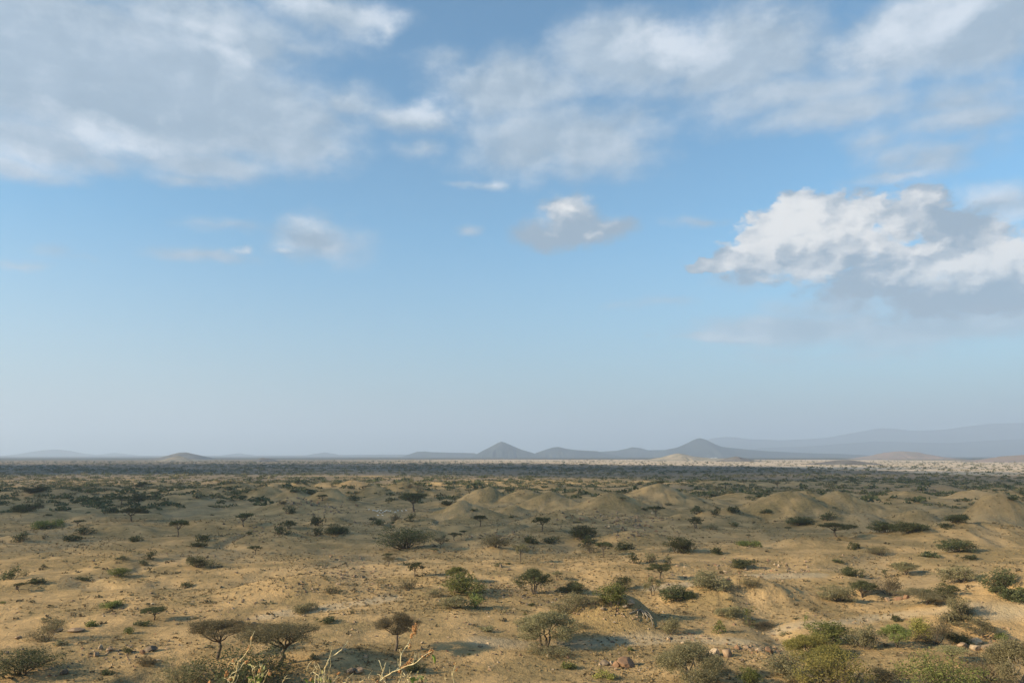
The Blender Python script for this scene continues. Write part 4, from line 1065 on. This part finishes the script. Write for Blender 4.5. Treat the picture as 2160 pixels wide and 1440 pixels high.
# ------------------------------------------------------------------ goats
def goat_mesh(name, pose, m):
    V = {'hip': (-.38, 0, .62), 'mid': (0, 0, .60), 'chest': (.30, 0, .60), 'neck': (.46, 0, .72), 'poll': (.60, 0, .90), 'muz': (.80, 0, .80), 'tail': (-.52, 0, .70)}
    if pose: V.update(neck=(.50, 0, .52), poll=(.66, 0, .30), muz=(.76, 0, .12))
    Rr = {'hip': .15, 'mid': .18, 'chest': .165, 'neck': .09, 'poll': .075, 'muz': .04, 'tail': .03}
    E = [('hip', 'mid'), ('mid', 'chest'), ('chest', 'neck'), ('neck', 'poll'), ('poll', 'muz'), ('hip', 'tail')]
    for s, n in ((-1, 'l'), (1, 'r')):
        V['fs' + n] = (.30, .10 * s, .42); V['fk' + n] = (.31, .10 * s, .24); V['ff' + n] = (.31, .10 * s, .01)
        V['hs' + n] = (-.34, .10 * s, .42); V['hk' + n] = (-.46, .10 * s, .27); V['hf' + n] = (-.41, .10 * s, .01)
        V['hn' + n] = (.50 if not pose else .62, .05 * s, 1.12 if not pose else .42)
        Rr.update({'fs' + n: .055, 'fk' + n: .03, 'ff' + n: .025, 'hs' + n: .075, 'hk' + n: .032, 'hf' + n: .025, 'hn' + n: .012})
        E += [('chest', 'fs' + n), ('fs' + n, 'fk' + n), ('fk' + n, 'ff' + n), ('hip', 'hs' + n), ('hs' + n, 'hk' + n), ('hk' + n, 'hf' + n), ('poll', 'hn' + n)]
    ks = list(V); me = bpy.data.meshes.new('goat_skel'); me.from_pydata([V[q] for q in ks], [(ks.index(a), ks.index(b)) for a, b in E], [])
    o = bpy.data.objects.new('tmp', me); COL.objects.link(o)
    sk = o.modifiers.new('s', 'SKIN'); ss = o.modifiers.new('u', 'SUBSURF'); ss.levels = 1
    for i, q in enumerate(ks): me.skin_vertices[0].data[i].radius = (Rr[q], Rr[q])
    me.skin_vertices[0].data[ks.index('mid')].use_root = True
    bpy.context.view_layer.update(); dg = bpy.context.evaluated_depsgraph_get()
    out = bpy.data.meshes.new_from_object(o.evaluated_get(dg)); out.name = name
    bpy.data.objects.remove(o); out.materials.clear(); out.materials.append(m)
    return out
def goats():
    W = [goat_mesh('goat_up', 0, M_GOAT), goat_mesh('goat_grazing', 1, M_GOAT)]; B = goat_mesh('goat_brown', 1, M_GOATB)
    P = [(778, 1076), (787, 1077.5), (790.8, 1078), (794, 1079), (797.5, 1077.5), (796, 1080), (804, 1078), (801, 1082.5), (807, 1082.5), (811, 1080), (814.5, 1078), (819, 1078.5), (823, 1079), (834, 1081), (839.5, 1078), (847.5, 1078.5), (857, 1078), (797.5, 1088), (807, 1088)]
    P = sorted(P); xs, ys, zs = ray_ground([p[0] for p in P], [p[1] for p in P])
    od = ['first (leftmost)', 'second', 'third', 'fourth', 'fifth', 'sixth', 'seventh', 'eighth', 'ninth', 'tenth', 'eleventh', 'twelfth', 'thirteenth', 'fourteenth', 'fifteenth', 'sixteenth', 'seventeenth', 'eighteenth', 'last (rightmost)']
    for i, (x, y, z) in enumerate(zip(xs, ys, zs)):
        o = link('goat', W[i % 2], loc=(x, y, z), label='%s white goat from the left in the herd left of the umbrella acacia' % od[i], category='goat', group='goats of the herd')
        o.rotation_euler = (0, 0, RND.choice([0, 3.1, .5, -.4, 2.7, 3.6])); o.scale = (.85, .85, .85)
    for px, py, l in ((803.5, 1082, 'dark brown goat in the lower row of the herd'), (853, 1078, 'dark brown goat at the right end of the herd')):
        a, b, c = ray_ground([px], [py]); o = link('goat', B, loc=(a[0], b[0], c[0]), label=l, category='goat', group='goats of the herd'); o.scale = (.85,) * 3
    for px, py, l in ((120.5, 1102, 'left one of two white goats by the long green bush'), (124, 1103, 'right one of two white goats by the long green bush')):
        a, b, c = ray_ground([px], [py]); o = link('goat', W[0], loc=(a[0], b[0], c[0]), label=l, category='goat', group='goats by the green bush'); o.rotation_euler = (0, 0, RND.uniform(-.5, .5)); o.scale = (1.0,) * 3
goats()

# ------------------------------------------------------------------ far white building
def box(mb, x0, x1, y0, y1, z0, z1, m=0):
    V = [(x0, y0, z0), (x1, y0, z0), (x1, y1, z0), (x0, y1, z0), (x0, y0, z1), (x1, y0, z1), (x1, y1, z1), (x0, y1, z1)]
    mb.add(V, [[0, 3, 2, 1], [4, 5, 6, 7], [0, 1, 5, 4], [1, 2, 6, 5], [2, 3, 7, 6], [3, 0, 4, 7]], None, m)
def building():
    d = 6000.0; s = d / (F * CP + 245 * SP)
    x = (1506 - 1080) * s; zt = CAMZ + d * (F * SP - (963.6 - 720) * CP) / (F * CP + (963.6 - 720) * SP)
    g = float(height(np.array([x]), np.array([d]))[0])
    zt = g + min(zt - g, 9.0)
    o = link('long_building', None, loc=(x, d, g), label='long low white-roofed building on the pale flats below the blue peak', category='building')
    top = zt - g
    mb = MB(); box(mb, -28, 6, 0, 14, -1, top - 2.6); box(mb, 6.02, 27, -2, 16, -1, top - .8); link('wall', mb.mesh('wall', [M_WALL]), o)
    for x0, x1, y0, y1, e, r in ((-29, 5.9, -1, 15, top - 2.6, top - .6), (5.95, 28, -3, 17, top - .8, top + 1.4)):
        mb = MB(); ym = (y0 + y1) / 2
        mb.add([(x0, y0, e), (x1, y0, e), (x1, ym, r), (x0, ym, r), (x1, y1, e), (x0, y1, e), (x0, y0, e + .3), (x1, y0, e + .3), (x1, ym, r + .3), (x0, ym, r + .3), (x1, y1, e + .3), (x0, y1, e + .3)],
               [[6, 7, 8, 9], [9, 8, 10, 11], [0, 3, 2, 1], [3, 5, 4, 2], [0, 1, 7, 6], [5, 11, 10, 4], [0, 6, 9, 3], [3, 9, 11, 5], [1, 2, 8, 7], [2, 4, 10, 8]], None)
        link('roof', mb.mesh('roof', [M_WHITE]), o)
    mb = MB()
    for i in range(7): box(mb, -25 + i * 4.3, -23.2 + i * 4.3, -.06, 0.0, top - 5.2, top - 3.6)
    link('window', mb.mesh('window', [M_DARK]), o)
building()

# ------------------------------------------------------------------ dry weeds just in front of the viewpoint
def wpt(px, py, D):
    d = pix_dir(px, py); return np.array([d[0], d[1], d[2]]) * (D / (F)) + np.array([0, 0, CAMZ])
def weed(name, label, stems, D, heads=(), pods=(), leaves=(), root=None, r=.0022, seed=0, jit=.03):
    """stems: pixel polylines drawn from the plant outward; the first point of each meets another stem or runs down to the ground"""
    rng = np.random.default_rng(seed)
    rx, rD = root; base = wpt(rx, 1440, rD); gz = float(height(np.array([base[0]]), np.array([base[1]]))[0])
    B = np.array([base[0], base[1], gz])
    o = link(name, None, loc=B, label=label, category='weed', group='dry weeds in front of the viewpoint')
    done = {}
    for si, (pl, wd) in enumerate(stems):
        P = []
        dd = D + rng.normal() * jit
        for i, (px, py) in enumerate(pl):
            if (px, py) in done: P.append(done[(px, py)]); dd = None; Dl = np.linalg.norm(P[-1] - [0, 0, CAMZ]); continue
            q = wpt(px, py, D + rng.normal() * jit * .5 + jit * .6 * i * (1 if si % 2 else -1)); done[(px, py)] = q; P.append(q)
        if pl[0][1] >= 1436:          # goes on down to the root
            t0 = P[0]; n = 6
            dn = [B + (t0 - B) * k + np.array([.02 * math.sin(k * 5 + si), .02 * math.cos(k * 4 + si), 0]) * (1 - k) for k in np.linspace(0, 1, n)[:-1]]
            P = dn + P
        P = np.array(P) - B; n = len(P)
        # subdivide with a little knottiness
        Q = [P[0]]
        for i in range(n - 1):
            L = np.linalg.norm(P[i + 1] - P[i]); m = (P[i] + P[i + 1]) / 2 + rng.normal(size=3) * L * .035
            Q += [m, P[i + 1]]
        R_ = np.linspace(r * wd * 1.25, r * wd * .55, len(Q)) * (1 + .18 * rng.normal(size=len(Q)).clip(-1, 1))
        mb = MB(); mb.tube(Q, R_, 7)
        for i in range(2, len(Q) - 1, 2):      # nodes and tiny side twigs
            if rng.random() < .55:
                e = Q[i] + rng.normal(size=3) * np.array([.012, .012, .008]) + np.array([0, 0, .012]); mb.tube([Q[i], (Q[i] + e) / 2 + rng.normal(size=3) * .002, e], [r * .45, r * .35, r * .2], 4)
        link('stem', mb.mesh('stem', [M_STRAW], True), o)
    def at(px, py):
        return wpt(px, py, D) - B
    for (px, py, wpx, hpx, ang) in heads:
        c = at(px, py); s = D / F; mb = MB(); wpx *= 1.25; hpx *= 1.1; n = int(34 + wpx * hpx / 6)
        a = math.radians(ang); ax = np.array([math.cos(a), 0, math.sin(a)]); ay = np.array([-math.sin(a), 0, math.cos(a)])
        for i in range(n):
            d = rng.normal(size=3); d /= np.linalg.norm(d); d *= rng.random() ** .4
            p = c + ax * d[0] * hpx * s * .5 + ay * d[2] * wpx * s * .5 + np.array([0, 1, 0]) * d[1] * wpx * s * .45
            ln = s * rng.uniform(2.0, 4.2); dr = rng.normal(size=3) * .6 + ax; dr /= np.linalg.norm(dr)
            mb.tube([p - dr * ln * .6, p, p + dr * ln * .7], [s * .4, s * rng.uniform(.8, 1.5), s * .25], 5)
        link('seed_head', mb.mesh('seed_head', [M_SEED if i else M_SEED], True), o)
    for (x0, y0, x1, y1, w) in pods:
        a, b = at(x0, y0), at(x1, y1); t = np.linspace(0, 1, 9)[:, None]
        P = a + (b - a) * t + np.array([1, 0, 0]) * np.sin(t * math.pi) * .004
        mb = MB(); mb.tube(P, w * D / F * np.array([.25, .7, .95, 1, 1, .95, .8, .5, .12]) * .5, 8); link('pod', mb.mesh('pod', [M_POD], True), o)
    for (px, py, ln, ang, mt) in leaves:
        c = at(px, py); s = D / F; L = ln * s; a = math.radians(ang)
        d = np.array([math.cos(a), rng.normal() * .35, math.sin(a)]); d /= np.linalg.norm(d); sd = np.cross(d, [0, 1, .35]); sd /= np.linalg.norm(sd); up = np.cross(sd, d)
        t = np.linspace(0, 1, 7); wd = np.sin(np.clip(t * 1.02, 0, 1) ** .8 * math.pi) * .20 * L + .0004; V = []
        for i in range(7):
            m = c + d * L * t[i] + up * (-.25 * L * t[i] ** 2)
            V += [m - sd * wd[i] + up * wd[i] * .35, m, m + sd * wd[i] + up * wd[i] * .35]
        q = [[i * 3 + j, i * 3 + j + 1, i * 3 + j + 4, i * 3 + j + 3] for i in range(6) for j in (0, 1)]
        mb = MB(); mb.add(V, q); link('leaf', mb.mesh('leaf', [M_WLEAFG if mt else M_WLEAF], True), o)
    return o
weed('dry_weed', 'tall forked straw-coloured stem at left with small husks, in front of the green thicket',
     [([(489, 1440), (499, 1415), (503, 1394), (514, 1384), (525.5, 1368), (531, 1343), (537, 1330)], 1.0), ([(499, 1415), (511, 1402), (517, 1395), (521, 1396)], .7),
      ([(499, 1415), (490, 1419), (484, 1428), (480, 1438)], .6), ([(486, 1440), (477, 1430), (479, 1415)], .4), ([(497, 1408), (495, 1400), (497, 1393)], .4), ([(494, 1440), (500, 1432), (503, 1422)], .5)],
     2.35, heads=[(525, 1366, 5, 12, 70), (520, 1395, 4, 6, 20), (478, 1420, 6, 12, 80), (492, 1392, 3, 6, 80), (531, 1345, 4, 8, 70), (485, 1430, 6, 8, 60)], leaves=[(492, 1432, 12, 70, 0), (484, 1436, 11, 110, 0)], root=(505, 2.2), seed=1)
LV = [(530, 1402, 9, 170, 0), (531, 1403, 8, -20, 0), (533, 1428, 12, 175, 1), (536, 1428, 10, 20, 1), (545, 1418, 14, 60, 0), (549, 1412, 12, 70, 0), (551, 1418, 14, 80, 0), (543, 1425, 14, 50, 0), (546, 1430, 12, 100, 0), (552, 1428, 12, 75, 0), (538, 1436, 12, 140, 0),
      (540, 1437, 12, 40, 1), (548, 1438, 12, 70, 1), (529, 1438, 11, 120, 0), (555, 1413, 10, 80, 0), (537, 1414, 8, 70, 0), (524, 1440, 14, 60, 0), (533, 1445, 16, 80, 1), (545, 1446, 16, 95, 0)]
weed('leafy_weed', 'pale green leafy weed right of the tall forked stem',
     [([(538, 1440), (535, 1425), (532, 1412), (530, 1402)], .6), ([(540, 1440), (545, 1428), (549, 1416), (552, 1408), (551, 1399)], .6), ([(554, 1440), (560, 1426), (567, 1414)], .7), ([(545, 1428), (556, 1420), (563, 1412)], .5), ([(596, 1440), (600, 1431), (606, 1423)], .6)],
     2.25, heads=[(569, 1418, 6, 10, 100), (548, 1413, 5, 10, 60), (442, 1439, 5, 8, 70)], leaves=LV, root=(548, 2.15), seed=2)
LC = [(649, 1440, 12, 120, 1), (655, 1438, 10, 60, 1), (678, 1438, 14, 95, 0), (684, 1440, 16, 80, 0), (690, 1440, 14, 70, 0), (672, 1436, 12, 110, 0), (680, 1420, 8, 100, 0), (697, 1440, 10, 80, 1), (662, 1441, 10, 100, 1)]
weed('dry_weed', 'bundle of thin curling dry stems with a long side twig reaching up to the right',
     [([(664, 1440), (665, 1425), (669, 1411), (668, 1404)], .7), ([(676, 1440), (680, 1430), (682, 1420), (684, 1410)], .6), ([(683, 1440), (686, 1407), (691, 1395), (696, 1386), (699, 1373), (700, 1363)], .75), ([(696, 1386), (707, 1380), (721, 1369), (728, 1360), (733, 1351)], .6),
      ([(692, 1440), (694, 1423), (698, 1402), (697, 1388)], .55), ([(680, 1440), (672, 1424), (660, 1416), (655, 1420)], .5), ([(650, 1420), (647, 1412), (646, 1405)], .35), ([(701, 1440), (712, 1424), (718, 1418)], .4), ([(684, 1410), (690, 1402), (693, 1396)], .45), ([(673, 1440), (671, 1428), (676, 1412), (672, 1400)], .5)],
     2.2, heads=[(714, 1419, 3, 8, 40), (656, 1432, 3, 6, 60)], leaves=LC, root=(682, 2.1), seed=3)
weed('dry_weed', 'tallest dry stem, topped by an orange seed head, beside a branch carrying a green pod',
     [([(797, 1440), (808, 1430), (822, 1421), (837.5, 1413), (853, 1406), (872, 1400), (884, 1391), (894, 1382), (904, 1376), (911, 1373)], .8), ([(837.5, 1413), (844.5, 1407), (845, 1394), (846, 1381), (851, 1371), (857, 1362), (863, 1352), (868, 1344), (872, 1334), (875, 1322)], .85),
      ([(857, 1362), (861, 1364), (865, 1360)], .5), ([(800, 1440), (808, 1414), (803, 1402), (799, 1391)], .8), ([(808, 1414), (811, 1405), (814.6, 1395)], .6), ([(804, 1440), (806, 1428), (810, 1416), (815, 1408)], .6), ([(841, 1440), (846, 1425), (851, 1410)], .8),
      ([(862, 1440), (860, 1432), (855, 1424), (851, 1418)], .9), ([(852, 1440), (860, 1428), (868, 1415)], .6), ([(860, 1432), (869, 1425), (879, 1418)], .7), ([(844.5, 1407), (842, 1397), (840, 1388)], .4), ([(872, 1400), (876, 1388), (879, 1375)], .35), ([(849, 1440), (848, 1430), (845, 1422), (846, 1414)], .5), ([(815, 1440), (812, 1434), (808, 1428)], .5)],
     2.3, heads=[(875, 1326, 10, 22, 82), (868, 1340, 5, 9, 70), (864, 1362, 4, 9, 80), (906, 1376, 8, 18, 35), (864, 1396, 8, 20, 40), (853, 1405, 7, 10, 30), (844, 1413, 6, 12, 90), (797, 1438, 8, 6, 0), (893, 1383, 4, 6, 20)], pods=[(911.5, 1379, 916.5, 1399, 5.5)],
     leaves=[(880, 1419, 8, 60, 0), (884, 1424, 12, -30, 0), (876, 1428, 12, 200, 1), (870, 1436, 14, 30, 1), (880, 1436, 14, 80, 0), (888, 1434, 12, 60, 1), (895, 1438, 10, 40, 0), (872, 1441, 14, 120, 1)], root=(850, 2.2), seed=4)
weed('dry_weed', 'single thin crooked dry stem right of the seed-headed plant',
     [([(958, 1440), (954, 1424), (957, 1412), (961, 1401), (962, 1397)], .9), ([(957, 1412), (963, 1409), (965, 1412)], .6), ([(940, 1434), (938, 1428), (942, 1430)], .3)], 2.3, heads=[(963, 1411, 3, 6, 80), (960, 1398, 4, 4, 30)], root=(956, 2.25), seed=5)
weed('dry_weed', 'thin slanting dry stem between the curling bundle and the seed-headed plant',
     [([(722, 1440), (733, 1429), (746, 1418)], .6), ([(776, 1440), (777, 1430), (779, 1425)], .5), ([(757, 1440), (762, 1436), (766, 1433)], .4)], 2.3, heads=[], root=(740, 2.2), seed=6)

# ------------------------------------------------------------------ unseen clouds added up-sun, out of view, to cast shade on the plain
def shade_cloud(gx, gy, rx, ry, alt, thick, dens, seed, label):
    k = alt / math.tan(SUN_EL); cx, cy = gx - SUN_DX * k, gy - SUN_DY * k
    bm = bmesh.new(); bmesh.ops.create_icosphere(bm, subdivisions=5, radius=1.0)
    co = np.array([v.co for v in bm.verts]); az = co[:, 0] * 2.1 + seed * 7; bz = co[:, 1] * 2.1
    f = 1 + .75 * fbm(az, bz + co[:, 2], 5, seed)
    co = co * f[:, None] * np.array([rx, ry, thick])
    for v, c in zip(bm.verts, co): v.co = c
    me = bpy.data.meshes.new('cloud'); bm.to_mesh(me); bm.free()
    m, kk = mat('shade_cloud_vapour'); v = kk.new('ShaderNodeVolumePrincipled'); v.inputs['Color'].default_value = (.97, .97, .97, 1); v.inputs['Density'].default_value = dens; v.inputs['Anisotropy'].default_value = .5
    finish(m, kk, None, vol=v.outputs[0]); me.materials.append(m)
    link('cloud', me, loc=(cx, cy, alt), kind='stuff', label=label)
SHADE = [
    (-60, 420, 600, 200, 1690, 60, .0040, 21), (-150, 235, 170, 50, 1690, 36, .0036, 22),
    (-1000, 1750, 1500, 680, 1700, 110, .0030, 1), (200, 1450, 680, 500, 1700, 110, .0034, 11), (520, 850, 420, 150, 1700, 80, .0036, 12), (-1500, 1400, 900, 600, 1720, 120, .010, 2), (420, 640, 420, 150, 1690, 70, .0035, 3),
    (-210, 430, 210, 90, 1680, 50, .0032, 4), (-20, 270, 60, 25, 1680, 30, .006, 5), (-330, 640, 190, 100, 1700, 50, .004, 6),
    (330, 330, 90, 40, 1680, 40, .004, 10),
]
for i, s in enumerate(SHADE): shade_cloud(*s, label='unseen cloud high to the left, placed to cast shade on the plain')

# ------------------------------------------------------------------ haze
def haze():
    mb = MB(); box(mb, -43000, 43000, -43000, 43000, -32, 1500)
    me = mb.mesh('haze', []); m, k = mat('haze_air'); v = k.new('ShaderNodeVolumePrincipled')
    v.inputs['Color'].default_value = (.64, .76, .92, 1); v.inputs['Density'].default_value = HAZE; v.inputs['Anisotropy'].default_value = .2
    finish(m, k, None, vol=v.outputs[0]); me.materials.append(m)
    link('haze', me, kind='stuff', label='thin grey-blue haze over the plain')
HAZE = 8.5e-5
haze()
